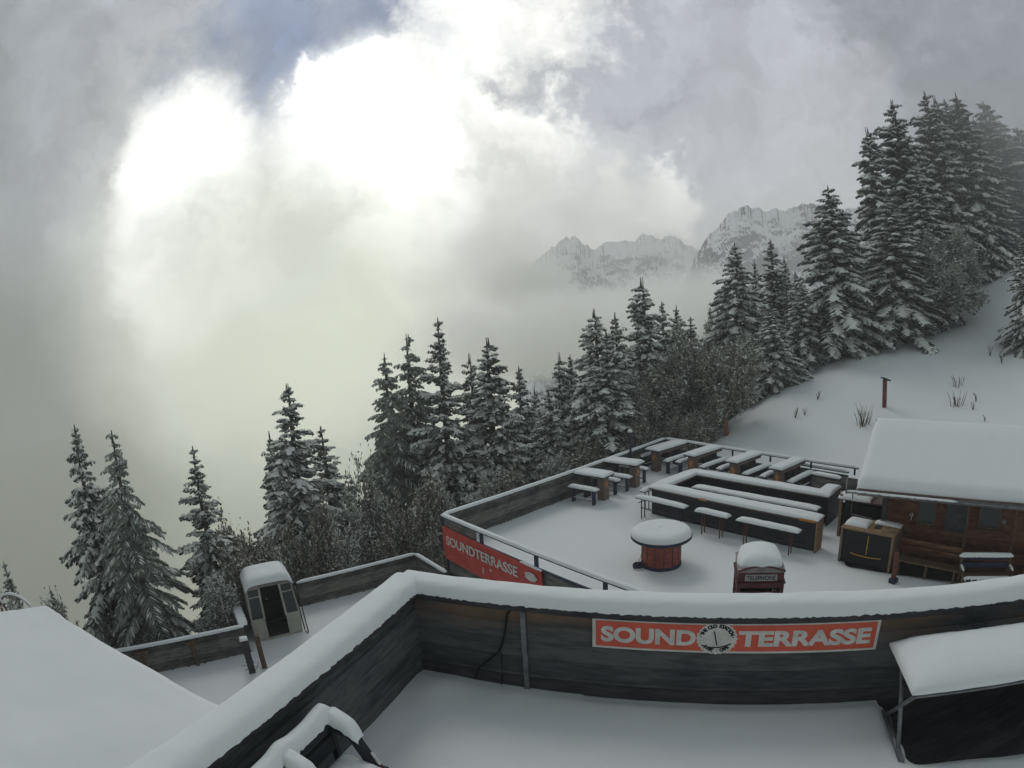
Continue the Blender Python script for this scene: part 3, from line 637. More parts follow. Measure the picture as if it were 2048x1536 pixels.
Q1 = at(228, 1298, -8.35); Q2 = at(486, 1247, -8.35); Q3 = at(463, 1184, -8.35); Q4 = at(592, 1161, -8.35); Q5 = at(830, 1103, -8.35); Q6 = at(892, 1140, -8.35)
Q2b = Q2+(Q3-Q2)
low_poly = [(Q1.x-1, Q1.y-.7), (Q2.x, Q2.y), (Q3.x, Q3.y), (Q4.x+.0, Q4.y+.02), (Q5.x, Q5.y), (Q6.x, Q6.y), (A.x+.2, A.y-.6), (1.5, 13), (1, 5), (-12, 5)]
Q34 = at(500, 1190, -8.35)
snow_floor('lower', low_poly, ZL, .15, None, .5)
def low_fence(P0, P1, label, seed, posts=(), cap=True, h=1.05, z0=ZL-.1, snow=(.15, .08), m='fence', gap=0, post_side=-1):
    t, L, rz = parapet('board_fence', label, P0, P1, z0, h, M[m], thick=.045, rail_w=.12, top_edge=.05, cat='fence', gap=gap)
    snow_sweep(MB(), [(0, 0, h), (L, 0, h)], snow[0], snow[1], seed, rag=.012, step=.08).build('snow_cap', SNOW, t, smooth=True)
    for x in posts:
        p = MB().box((x*L, post_side*.08, h*.42), (.1, .1, h*.84)).build('post', M['frame'] if m == 'fence' else M['rail'], t, bevel=.006)
        if cap: MB().box((x*L, post_side*.1, h*.86), (.42, .13, .1)).build('post_cap', M['frame'], p, bevel=.01)
    return t
low_fence(Q1-(Q2-Q1)*.3, Q2, 'dark board fence along the lower deck between the left roof and the cabin', 21, posts=(.38, .68))
low_fence(Q2, Q3, 'short snow topped fence piece running back beside the old gondola cabin', 22, cap=False, snow=(.32, .13))
low_fence(Q4, Q5, 'board fence behind the lower deck from the gondola cabin towards the banner', 23, cap=False)
low_fence(Q5, Q6, 'short end fence of the lower deck meeting the red banner', 24, cap=False)
def build_gate_post():
    p = at(484, 1255, ZL+1.15); q = at(505, 1344, ZL)
    t = thing('gate_post', 'pair of leaning timber gate posts with iron hooks left of the cabin', 'post', (q.x, q.y, ZL-.05), R(30))
    MB().box((0, 0, .6), (.2, .2, 1.2)).build('timber_post', M['rail'], t, bevel=.01)
    MB().box((.4, .12, .6), (.16, .16, 1.2)).build('timber_post', M['frame'], t, bevel=.01)
    snow_pad(MB(), .22, .2, .09, (0, 0, 1.2), 0, 3, rag=.02).build('snow_cap', SNOW, t, smooth=True)
    hk = MB()
    for i in range(7):
        a = i*.9; hk.tube([(0, 0, .22+.04*(i % 3)), (.2*math.cos(a), .2*math.sin(a), .2+.07*(i % 2)), (.26*math.cos(a+.3), .26*math.sin(a+.3), .3)], .010, 5)
    hk.build('iron_hook', M['rubber'], t)
build_gate_post()

def build_cabin():
    a = at(512, 1284, ZL); b = at(608, 1262, ZL); d = b-a; d.z = 0; W = 1.62; rz = math.atan2(d.y, d.x)
    mid = (a+b)/2
    bk = Vector((-math.sin(rz), math.cos(rz), 0)); D = 1.25; H = 2.15
    t = thing('gondola_cabin', 'old cream ski gondola cabin with a dark open doorway and a thick cap of snow', 'gondola cabin', (mid.x, mid.y, ZL-.03), rz)
    cr = M['cream']
    # side profile tapering towards roof and foot; front face at y=0
    def shell(w0, w1, w2, y0, y1):
        return None
    pf = [(.0, .80), (.75, .83), (1.2, .81), (1.75, .775), (1.9, .75)]     # height -> half width
    # side walls and back wall
    mb = MB()
    for s_ in (-1, 1):
        vs = []
        for z, w in pf:
            ins = max(0, (z-1.0))*.10
            vs += [(s_*w, ins, z+.05), (s_*w, D-ins, z+.05), (s_*(w-.03), ins, z+.05), (s_*(w-.03), D-ins, z+.05)]
        fs = []
        for i in range(len(pf)-1):
            o = i*4; fs += [(o, o+1, o+5, o+4), (o+2, o+3, o+7, o+6), (o, o+4, o+6, o+2), (o+1, o+3, o+7, o+5)]
        mb.add(vs, fs)
    mb.build('side_wall', cr, t)
    vs = []
    for z, w in pf:
        ins = max(0, (z-1.0))*.10; vs += [(-w, D-ins, z+.05), (w, D-ins, z+.05)]
    MB().add(vs, [(i*2, i*2+1, i*2+3, i*2+2) for i in range(len(pf)-1)]).box((0, D+.01, .45), (1.5, .02, .75)).build('back_wall', M['dark'], t)
    # front: posts, lower panels, window panes
    for s_ in (-1, 1):
        pr = MB().add([(s_*.36, -.01, .06), (s_*.80, -.01, .06), (s_*.835, -.01, .78), (s_*.37, -.01, .78), (s_*.36, .03, .06), (s_*.80, .03, .06), (s_*.835, .03, .78), (s_*.37, .03, .78)],
                      [(0, 1, 2, 3), (4, 5, 6, 7), (0, 1, 5, 4), (1, 2, 6, 5), (2, 3, 7, 6), (3, 0, 4, 7)]).build('door_panel', cr, t, bevel=.008)
        MB().bar((s_*.37, 0, .76), (s_*.34, .08, 1.88), .06).bar((s_*.81, 0, .78), (s_*.745, .08, 1.88), .05).bar((s_*.36, .0, .8), (s_*.82, .0, .8), .05).bar((s_*.35, .06, 1.58), (s_*.76, .06, 1.58), .035).bar((s_*.33, .08, 1.87), (s_*.75, .08, 1.87), .05).build('window_frame', cr, t, bevel=.008)
        MB().add([(s_*.39, .04, .82), (s_*.80, .04, .82), (s_*.745, .085, 1.87), (s_*.35, .085, 1.87)], [(0, 1, 2, 3)]).build('window_pane', M['glass'], t)
    MB().box((0, D/2, .04), (1.55, D-.05, .07)).build('floor_plate', M['rail'], t)
    MB().box((0, -.02, .06), (.75, .06, .08)).build('door_sill', cr, t)
    MB().box((0, D/2+.1, .35), (1.3, .3, .06)).box((0, D-.12, .6), (1.3, .06, .5)).build('seat', M['dark'], t)
    # roof with rounded ends
    rp = MB(); prof = [(-.78, 1.88), (-.76, 1.98), (-.66, 2.05), (0, 2.09), (.66, 2.05), (.76, 1.98), (.78, 1.88)]
    vs = [(x, .04, z) for x, z in prof]+[(x, D-.04, z) for x, z in prof]; n = len(prof)
    rp.add(vs, [tuple(range(n)), tuple(range(2*n-1, n-1, -1))]+[(i, n+i, n+i+1, i+1) for i in range(n-1)]).build('roof', M['grey'], t)
    sp = MB(); nx, ny = 28, 18; vs = []; fs = []
    for j in range(ny+1):
        for i in range(nx+1):
            u = i/nx*2-1; v = j/ny*2-1; uu = math.copysign(1-(1-abs(u))**1.6, u); vv = math.copysign(1-(1-abs(v))**1.6, v)
            zb = 2.07-.10*abs(uu)**4; h = .22*max(0, 1-abs(uu)**6)**.45*max(0, 1-abs(vv)**6)**.45
            sag = .10*max(0, abs(uu)-.8)/.2
            vs.append((uu*.81, D/2+vv*(D/2+.03), zb+h*(1+.1*fb(uu, vv, 4, 2))-sag-(.05 if abs(v) == 1 else 0)))
    fs = [(j*(nx+1)+i, j*(nx+1)+i+1, (j+1)*(nx+1)+i+1, (j+1)*(nx+1)+i) for j in range(ny) for i in range(nx)]
    sp.add(vs, fs).build('snow_cap', SNOW, t, smooth=True)
    # opened door leaf on the right
    MB().bar((.86, -.02, .08), (.92, -.3, .08), .02, .03).bar((.88, -.01, .1), (.80, .04, 1.95), .035).bar((.94, -.28, .1), (.86, -.2, 1.95), .03).bar((.80, .04, 1.95), (.86, -.2, 1.95), .03).build('door_leaf', M['dark'], t)
build_cabin()

def arch_rail():
    t = thing('arched_frame', 'dark arched frame edged with snow poking up behind the left roof', 'frame', polar(30, 1215, 17.5)+Vector((0, 0, -.8)), 0)
    c = MB(); s_ = MB()
    for k, (x0, w) in enumerate(((-1.2, .7), (-.1, .9))):
        pts = [(x0+w*math.cos(math.pi*i/14), .15*k, .55+.55*math.sin(math.pi*i/14)) for i in range(15)]
        c.tube([(x0+w, .15*k, -1.6)]+pts+[(x0-w, .15*k, -1.6)], .035, 6)
        snow_sweep(s_, [(p[0], p[1], p[2]+.03) for p in pts[2:-2]], .08, .06, k+4, step=.08)
    c.build('arch_tube', M['rust'], t); s_.build('snow_cap', SNOW, t, smooth=True)
arch_rail()

# ------------------------------------------------------------------ terrace fences
def local(t, p): return loc_matrix(t).inverted() @ Vector(p)
fl = low_fence(A, Cc, 'long board fence along the left side of the big terrace below the trees', 31, cap=False, h=1.05+.1, z0=ZT-.1, snow=(.17, .09))
fback = low_fence(Cc, Bk, 'low fence at the far side of the terrace against the snowy hill', 32, cap=False, h=1.05+.1, z0=ZT-.1, snow=(.17, .09), gap=.42)
for k in range(6): MB().box((k*(Bk-Cc).length/5*.98+.05, 0, 1.0), (.07, .06, .34)).build('post', M['paint'], fback)
# near side: open rail over a banner
def near_fence():
    L = 9.5; rz = math.atan2(dirN.y, dirN.x); z0 = ZT-1.0
    t = thing('banner_fence', 'open rail fence at the near left edge of the big terrace, red banner below', 'fence', (A.x, A.y, z0), rz)
    MB().box((L/2, 0, 2.02), (L, .12, .05)).build('rail', M['paint'], t)
    snow_sweep(MB(), [(-.05, 0, 2.05), (L, 0, 2.05)], .16, .085, 33, rag=.01, step=.08).build('snow_cap', SNOW, t, smooth=True)
    MB().box((L/2, 0, 1.6), (L, .06, .05)).build('middle_rail', M['paint'], t)
    MB().box((.95, 0, 1.82), (1.9, .04, .36)).build('board_panel', M['fence'], t)
    for x in (0.03, 2.2, 4.75, 7.3): MB().box((x, 0, 1.0), (.09, .09, 2.0)).build('post', M['paint'], t)
    MB().box((L/2, .06, .75), (L, .05, 1.65)).build('base_boards', M['fence'], t)
    b = thing('banner', 'red banner reading soundterrasse strung below the terrace rail', 'banner', (A.x, A.y, z0), rz)
    n = 40; vs = []; fs = []
    x1 = 5.0
    for i in range(n+1):
        for j in range(11):
            x = .02+x1*i/n; top = 1.70-.02*x; z = top-1.22*j/10
            vs.append((x, -.06-.02*math.sin(x*2.1+j*.3)*math.sin(j/10*3.14), z))
    fs = [(i*11+j, (i+1)*11+j, (i+1)*11+j+1, i*11+j+1) for i in range(n) for j in range(10)]
    me = MB().add(vs, fs).build('cloth', M['banner'], b, smooth=True)
    so = me.modifiers.new('thick', 'SOLIDIFY'); so.thickness = .004
    def px_x(px, py): return (on_wall(px, py, A, dirN)-Vector((A.x, A.y, 0))).dot(Vector((dirN.x, dirN.y, 0)))
    xa, xb = px_x(896, 1072), px_x(1040, 1148)
    za = on_wall(896, 1078, A, dirN).z-z0; zb = on_wall(1035, 1141, A, dirN).z-z0
    tx = text_fit('SOUNDTERRASSE', xb-xa, .34, .02)
    k = (zb-za)/(xb-xa)
    tx.v = [(x+(xa+xb)/2, y-.088, z+(za+zb)/2+k*x) for x, y, z in tx.v]
    tx.build('lettering', M['white'], b)
    tr = random.Random(4); f = MB()
    for i in range(9):
        x = 1.0+i*.24; z = .85+tr.random()*.3; MB().box((x, -.087, z), (.05+.1*tr.random(), .002, .02+.04*tr.random())).build('worn_print', M['fade'], b)
    for (px, py, w, h_) in [(971, 1140, .035, .13), (986, 1139, .05, .05), (1066, 1152, .30, .14)]:
        x = px_x(px, py); z = on_wall(px, py, A, dirN).z-z0
        n_ = 14; MB().add([(x+w*math.cos(2*math.pi*q/n_)*(1-.25*(q % 2)), -.09, z+h_*math.sin(2*math.pi*q/n_)) for q in range(n_)], [tuple(range(n_))]).build('emblem', M['white'], b)
    sn_ = snow_sweep(MB(), [(x1-.9, -.05, 1.62), (x1+.02, -.05, 1.60)], .07, .05, 9, step=.06).build('snow_cap', SNOW, b, smooth=True)
near_fence()

# ------------------------------------------------------------------ the bar
BN = at(1297, 973, ZT+1.1); BE = at(1636, 1041, ZT+1.1)
bd_ = Vector((BE.x-BN.x, BE.y-BN.y, 0)); BL = bd_.length; bd_.normalize(); bn_ = Vector((-bd_.y, bd_.x, 0)); rzb = math.atan2(bd_.y, bd_.x)
def bar_local(px, py, z):
    p = at(px, py, z); q = p-Vector((BN.x, BN.y, 0)); return q.dot(bd_), q.dot(bn_)
def build_bar():
    t = thing('bar_counter', 'long dark u shaped outdoor bar counter topped with snow in the middle of the terrace', 'bar counter', (BN.x, BN.y, ZT-.05), rzb)
    H = 1.12; W = .55; FD = 2.95; FE = 6.15
    MB().box((BL/2, W/2, H-.03), (BL, W, .06)).build('counter_top', M['edge'], t, bevel=.005)
    MB().box((BL/2, .18, (H-.06)/2), (BL-.06, .05, H-.07)).build('front_panel', M['dark'], t)
    MB().box((BL-.03, W/2, (H-.06)/2), (.05, W-.02, H-.07)).build('end_panel', M['oak'], t)
    MB().box((BL-.35, -.012, H-.03), (.55, .02, .075)).build('orange_plate', M['orange'], t)
    MB().box((BL*.36, -.012, H-.03), (.3, .02, .075)).build('orange_plate', M['orange'], t)
    MB().box((W/2, (W+FD)/2, H-.033), (W, FD-W-W, .06)).build('left_counter_top', M['edge'], t)
    MB().box((.18, FD/2, (H-.06)/2), (.05, FD-.4, H-.07)).build('left_panel', M['dark'], t)
    MB().box((FE/2, FD-W/2, H-.03), (FE, W, .06)).build('far_counter_top', M['edge'], t, bevel=.005)
    MB().box((FE/2+.1, FD-.18, (H-.06)/2), (FE-.2, .05, H-.07)).box((FE/2+.3, FD-W+.12, .62), (FE-.7, .04, .85)).build('far_panel', M['dark'], t)
    MB().box((FE-.03, FD+.12, (H-.06)/2), (.05, 1.25, H-.07)).build('far_end_panel', M['dark'], t)
    MB().box((FE-.28, FD+.4, H-.033), (.52, .8, .06)).build('wing_top', M['edge'], t)
    sh = MB().box((3.55, 1.62, .90), (5.1, .42, .04)).build('back_shelf', M['dark'], t)
    MB().box((3.55, 1.74, .44), (5.0, .05, .86)).build('shelf_panel', M['dark'], t)
    snow_pad(MB(), 5.12, .44, .10, (3.55, 1.62, .92), 0, 5, rag=.02).build('shelf_snow', SNOW, t, smooth=True)
    s_ = MB(); zt = H
    snow_pad(s_, BL+.02, W+.02, .12, (BL/2, W/2, zt), 0, 1, p=5, rag=.015)
    snow_pad(s_, W+.02, FD-.2, .118, (W/2, FD/2, zt-.001), 0, 2, p=5, rag=.015)
    snow_pad(s_, FE+.02, W+.02, .12, (FE/2, FD-W/2, zt), 0, 3, p=5, rag=.015)
    snow_pad(s_, .54, 1.2, .115, (FE-.28, FD+.18, zt-.001), 0, 4, p=5, rag=.015)
    s_.build('snow_cap', SNOW, t, smooth=True)
build_bar()
def high_bench(v0, v1, p, rz_extra, label, idx, cz=.8):
    L = v1-v0
    t = thing('high_bench', label, 'bench', tuple(Vector((BN.x, BN.y, ZT-.03))+bd_*((v0+v1)/2)+bn_*p) if not rz_extra else tuple(Vector((BN.x, BN.y, ZT-.03))+bd_*p+bn_*((v0+v1)/2)), rzb+rz_extra, 'high benches round the bar')
    MB().box((0, 0, cz), (L, .26, .045)).build('seat', M['rail'], t, bevel=.005)
    snow_pad(MB(), L+.02, .29, .12, (0, 0, cz+.022), 0, idx+20, p=3, rag=.03).build('snow_cap', SNOW, t, smooth=True)
    for s_ in (-1, 1):
        for y in (-.09, .09):
            MB().tube([(s_*(L/2-.28), y, 0), (s_*(L/2-.28), y, cz-.02)], .021, 8).build('leg', M['rust'] if idx != 0 else M['paint'], t, smooth=True)
    MB().tube([(-L/2+.0, .2, .33), (L/2+.1, .2, .33)], .018, 6).build('foot_rail', M['rail'], t)
    return t
high_bench(-.2, 2.0, -.42, 0, 'snow padded high bench at the left end of the bar counter front', 0)
high_bench(2.45, 3.73, -.42, 0, 'shortest snow padded high bench, middle of the bar counter front', 1)
high_bench(4.1, 6.3, -.42, 0, 'snow padded high bench at the right end of the bar counter front', 2)
high_bench(.15, 2.2, -.42, math.pi/2, 'high bench on the short left side of the bar, mostly hidden by the counter', 3)

# ------------------------------------------------------------------ drum table
def build_drum():
    c = Vector((4.12, 15.38, ZT-.04))
    t = thing('drum_table', 'round table made of a red cable drum with a thick round cake of snow', 'table', c)
    t.scale = (1.07, 1.07, 1.06)
    MB().lathe([(0, .0), (.56, .0), (.575, .03), (.575, .12), (.55, .14)], n=48).build('foot_ring', M['paint'], t, smooth=False)
    MB().lathe([(.545, .12), (.555, .2), (.555, .80), (.545, .88)], n=48).build('drum', M['red'], t, smooth=True)
    g = MB()
    for k in range(14):
        a = 2*math.pi*k/14+.1; g.box((.557*math.cos(a), .557*math.sin(a), .5), (.012, .02, .74), a)
    g.build('stave_gap', M['paint'], t)
    MB().lathe([(.5, .87), (.84, .87), (.86, .89), (.86, .955), (.84, .965), (0, .965)], n=64).build('table_top', M['paint'], t)
    n, m_ = 64, 16; vs = []; fs = []
    for i in range(m_+1):
        r = 1-(1-i/m_)**1.7
        for k in range(n):
            a = 2*math.pi*k/n; rr = .845*r*(1+(.012*fb(math.cos(a)*3, math.sin(a)*3, 2, 1.5) if i > 10 else 0))
            h = .20*max(0, 1-r**8)**.5+.01*fb(rr*math.cos(a), rr*math.sin(a), 3, 3)-.035*math.exp(-(rr/.05)**2)
            vs.append((rr*math.cos(a), rr*math.sin(a), .962+h if i < m_ else .955+.008*fb(math.cos(a)*6, math.sin(a)*6, 1)))
    for i in range(m_):
        for k in range(n): fs.append((i*n+k, i*n+(k+1) % n, (i+1)*n+(k+1) % n, (i+1)*n+k))
    MB().add(vs, fs).build('snow_cap', SNOW, t, smooth=True)
    # rope round the drum and down to the ground
    ax = math.atan2(-c.y, -c.x); pts = []
    for k in range(26):
        a = ax-1.15+2.2*k/25; pts.append((.575*math.cos(a), .575*math.sin(a), .84-.06*math.sin(math.pi*k/25)))
    a0 = ax-1.15
    c0 = c
    rp = [(.58*math.cos(a0), .58*math.sin(a0), .84), (.59*math.cos(a0+.05), .59*math.sin(a0+.05), .6), (.62*math.cos(a0), .62*math.sin(a0), .35), (.7*math.cos(a0-.05), .7*math.sin(a0-.05), .12), (.82*math.cos(a0-.05), .82*math.sin(a0-.05), .05)]
    tag(MB().tube([Vector(p)*1.07+c for p in pts], .010, 6).tube([Vector(p)*1.07+c for p in rp], .010, 6).build('rope', M['rope'], smooth=True), 'yellow rope looped round the red drum and down to the snow', 'rope')
    cc = c+Vector((.72*math.cos(a0), .72*math.sin(a0), .05)); pts = []
    for k in range(60):
        a = k*.5; pts.append(cc+Vector((.17*math.cos(a)*(1+.1*math.sin(k)), .13*math.sin(a), .02+.10*k/60)))
    pts += [cc+Vector((.25, -.15, .03)), cc+Vector((.42, -.28, .03)), cc+Vector((.55, -.26, .03))]
    tag(MB().tube(pts, .022, 6).build('hose', M['paint'], smooth=True), 'dark coiled hose lying in the snow at the foot of the red drum', 'hose')
build_drum()

# ------------------------------------------------------------------ telephone box
def build_phone():
    p = polar(1517, 1150, 11.15); rz = math.atan2(-p.y, -p.x)+math.pi/2+R(7)
    t = thing('telephone_box', 'maroon telephone box with a milky name panel and a dome of snow', 'telephone box', (p.x, p.y, ZT-.05), rz)
    mar = M['maroon']; w = .98; hz = 2.16; top = 2.42; bb = MB()
    for sx in (-1, 1):
        for sy in (-1, 1): bb.box((sx*(w/2-.04), sy*(w/2-.04), 1.0), (.08, .08, 2.0))
    bb.box((0, 0, .1), (w, w, .2)); bb.build('body', mar, t, bevel=.01)
    for sx, sy, rr in ((0, -1, 0), (0, 1, 0), (1, 0, math.pi/2), (-1, 0, math.pi/2)):
        MB().box((sx*(w/2-.05), sy*(w/2-.05), 1.0), (w-.18, .012, 1.65), rr).build('window_pane', M['glass'], t)
        g = MB()
        for k in range(9): g.box((sx*(w/2-.035), sy*(w/2-.035), .25+k*.2), (w-.16, .02, .022), rr)
        g.build('glazing_bars', mar, t)
    MB().box((0, 0, 2.0), (w, w, .10)).box((0, 0, 2.07), (w+.05, w+.05, .03)).box((0, 0, 2.2), (w-.03, w-.03, .26)).build('entablature', mar, t, bevel=.006)
    # curved pediment
    for s_, rr in ((-1, 0), (1, 0)):
        pass
    roof = MB(); n = 14; prof = [(-w/2+(w)*i/n, 2.33+.12*math.sin(math.pi*i/n)) for i in range(n+1)]
    vs = [(x, -w/2, z) for x, z in prof]+[(x, w/2, z) for x, z in prof]+[(-w/2, -w/2, 2.30), (w/2, -w/2, 2.30), (-w/2, w/2, 2.30), (w/2, w/2, 2.30)]
    fs = [(i, i+1, n+2+i, n+1+i) for i in range(n)]+[tuple(range(n+1))+(2*n+3, 2*n+2), tuple(range(n+1, 2*n+2))+(2*n+5, 2*n+4)]
    roof.add(vs, fs).build('roof', M['grey'], t)
    MB().tube([(-w/2+(w)*i/n, -w/2-.01, 2.335+.11*math.sin(math.pi*i/n)) for i in range(n+1)], .018, 6).build('pediment_moulding', mar, t)
    MB().box((0, -w/2+.0, 2.19), (.66, .02, .14)).build('name_panel', M['plate'], t)
    text_fit('TELEPHONE', .60, .095, .012, ext=.002).xf(Matrix.Translation((0, -w/2-.013, 2.19))).build('lettering', M['ink'], t)
    cr = MB()
    for k in range(5):
        x = -.05+.025*k; cr.bar((x*.6, -w/2-.012, 2.33), (x, -w/2-.012, 2.385+.012*(k % 2 == 0)), .010, .004, up=Vector((0, 1, 0)))
    cr.box((0, -w/2-.012, 2.325), (.075, .006, .014)).build('crown_emblem', M['grey'], t)
    sp = MB(); nx = ny = 24; vs = []
    for j in range(ny+1):
        for i in range(nx+1):
            u = i/nx*2-1; v = j/ny*2-1; u2 = u*math.sqrt(max(0, 1-v*v/2.6)); v2 = v*math.sqrt(max(0, 1-u*u/2.6)); r = max(abs(u), abs(v))
            rr = 1-(1-r)**1.8; k = rr/max(r, 1e-6); x, y = u2*k*.48, v2*k*.52
            zb = 2.33+.12*math.sin(math.pi*(x+w/2)/w)
            vs.append((x, y, zb+.21*max(0, 1-rr**4)**.5-(.01 if r == 1 else 0)+.008*fb(x, y, 2, 5)))
    sp.add(vs, [(j*(nx+1)+i, j*(nx+1)+i+1, (j+1)*(nx+1)+i+1, (j+1)*(nx+1)+i) for j in range(ny) for i in range(nx)]).build('snow_cap', SNOW, t, smooth=True)
build_phone()

# ------------------------------------------------------------------ high tables with benches
def table_set(p_front, rz, L, W, label_t, idx, bench_off=.62, bl=None, first=[]):
    """p_front = front right corner on the ground plan; x axis runs away along the table"""
    t = thing('high_table', label_t, 'table', p_front, rz, 'snow covered high tables')
    MB().box((L/2, W/2, 1.05), (L, W, .07)).build('table_top', M['rail'], t, bevel=.006)
    MB().box((L/2, .03, .97), (L-.1, .03, .1)).build('apron', M['edge'], t)
    MB().box((.3, W/2, .51), (.34, .36, 1.02)).build('pedestal', M['edge'], t, bevel=.01)
    MB().box((.125, W/2, .68), (.006, .13, .26)).build('orange_plate', M['orange'], t)
    MB().box((L-.35, W/2, .51), (.12, .36, 1.02)).build('pedestal', M['rail'], t, bevel=.01)
    snow_pad(MB(), L+.03, W+.03, .12, (L/2, W/2, 1.085), 0, idx+40, rag=.015).build('snow_cap', SNOW, t, smooth=True)
    return t
def bench(loc, rz, L, label, idx, low=False):
    h = .62
    t = thing('long_bench', label, 'bench', loc, rz, 'snow covered benches at the high tables')
    MB().box((L/2, 0, h), (L, .27, .05)).build('seat', M['rail'], t, bevel=.005)
    snow_pad(MB(), L+.02, .30, .12, (L/2, 0, h+.025), 0, idx+60, p=3, rag=.025).build('snow_cap', SNOW, t, smooth=True)
    for x in (.18, L-.18): MB().box((x, 0, h/2-.01), (.06, .2, h-.03)).build('leg', M['paint'], t, bevel=.004)
    MB().box((L/2, .0, .2), (L-.3, .05, .04)).build('brace', M['edge'], t)
    snow_pad(MB(), L-.35, .07, .03, (L/2, 0, .22), 0, idx).build('brace_snow', SNOW, t, smooth=True)
    return t
TZ = ZT+1.2
def place_set(c_front_right, c_far_right, c_front_left, name_t, name_b1, name_b2, idx):
    a = at(*c_front_right, TZ); b = at(*c_far_right, TZ); c = at(*c_front_left, TZ)
    d = b-a; d.z = 0; L = d.length; rz = math.atan2(d.y, d.x); n = Vector((-math.sin(rz), math.cos(rz), 0)); W = max(.55, min(.85, abs((c-a).dot(n))))
    base = Vector((a.x, a.y, ZT-.02))
    if (c-a).dot(n) < 0: base -= n*W
    table_set(base, rz, L, W, name_t, idx)
    if name_b1: bench(base-n*.38+d.normalized()*.05, rz, L*.93, name_b1, idx*2)
    if name_b2: bench(base+n*(W+.38)+d.normalized()*.05, rz, L*.93, name_b2, idx*2+1)
# two tables by the left fence (they point at the fence)
place_set((1207, 949), (1148, 940), (1224, 939), 'nearest high table by the left fence of the terrace', 'bench on the near side of the first table by the left fence', 'bench behind the first table by the left fence', 1)
place_set((1272, 925), (1209, 917), (1283, 917), 'second high table by the left fence, beside the lamp post', 'bench between the two tables by the left fence', 'bench behind the second table by the left fence', 2)
place_set((1317, 897), (1374, 880), (1296, 891), 'leftmost of the four far high tables, in the far corner of the terrace', 'bench right of the leftmost far table', 'bench left of the leftmost far table in the corner', 3)
place_set((1389, 907), (1446, 889), (1367, 903), 'second from left of the four far high tables', 'bench right of the second far table', 'bench left of the second far table', 4)
place_set((1474, 920), (1524, 902), (1447, 917), 'third from left of the four far high tables', 'bench right of the third far table', 'bench left of the third far table', 5)
place_set((1564, 934), (1613, 913), (1538, 930), 'rightmost of the four far high tables, nearest the hut', 'bench right of the rightmost far table', 'bench left of the rightmost far table', 6)

# lamp post among the tables
def build_lamp():
    p = at(1262, 948, ZT); t = thing('lamp_post', 'dark lamp post with a snow ball on top by the left fence', 'lamp post', (p.x, p.y, ZT-.05))
    h = polar(1259, 864, math.hypot(p.x, p.y)).z-ZT
    MB().tube([(0, 0, 0), (0, 0, h)], .055, 10).build('pole', M['paint'], t, smooth=True)
    MB().lathe([(0, h-.25), (.09, h-.22), (.13, h), (.10, h+.06), (0, h+.08)], n=16).build('lamp_head', M['paint'], t)
    MB().lathe([(.11, h+.05), (.11, h+.12), (.06, h+.18), (0, h+.2)], n=16).build('snow_cap', SNOW, t, smooth=True)
build_lamp()

# ------------------------------------------------------------------ kiosk counter with the T-bar mark
def build_kiosk():
    a = at(1676, 1119, ZT); b = at(1779, 1142, ZT); d = b-a; d.z = 0; W = d.length; rz = math.atan2(d.y, d.x); H = 1.12
    t = thing('kiosk_counter', 'black fronted kiosk counter in a wooden frame with a yellow drag lift mark', 'kiosk', (a.x, a.y, ZT-.06), rz)
    D = 1.0; o = M['oak']
    MB().box((W/2, .03, H/2), (W-.12, .03, H-.08)).build('front_panel', M['black'], t)
    for x in (.035, W-.035): MB().box((x, 0, H/2-.02), (.07, .09, H-.04)).build('frame_post', o if x > 1 else M['edge'], t, bevel=.004)
    MB().box((W/2, D/2-.04, H), (W+.02, D, .06)).build('counter_top', o, t, bevel=.005)
    MB().box((.02, D/2, H/2), (.04, D-.1, H-.06)).build('side_panel', M['edge'], t)
    MB().box((W-.02, D/2, H/2), (.04, D-.1, H-.06)).build('side_panel', M['edge'], t)
    snow_pad(MB(), W*.42, D*.62, .12, (W*.24, D*.45, H+.03), 0, 3, p=3, rag=.03).build('snow_cap', SNOW, t, smooth=True)
    snow_pad(MB(), W*.5, D*.3, .09, (W*.75, D*.80, H+.03), 0, 5, p=2, rag=.03).build('snow_cap', SNOW, t, smooth=True)
    MB().box((W*.62, D*.42, H+.04), (.2, .3, .02)).build('hatch', M['dark'], t)
    g = MB().tube([(W*.53, -.0, H*.88), (W*.515, .0, H*.36)], .017, 8)
    g.tube([(W*.22+W*.58*i/10, .0, H*.30+.04*((i-5)/5)**2-.01) for i in range(11)], .017, 8)
    g.build('drag_lift_mark', M['gold'], t, smooth=True)
build_kiosk()

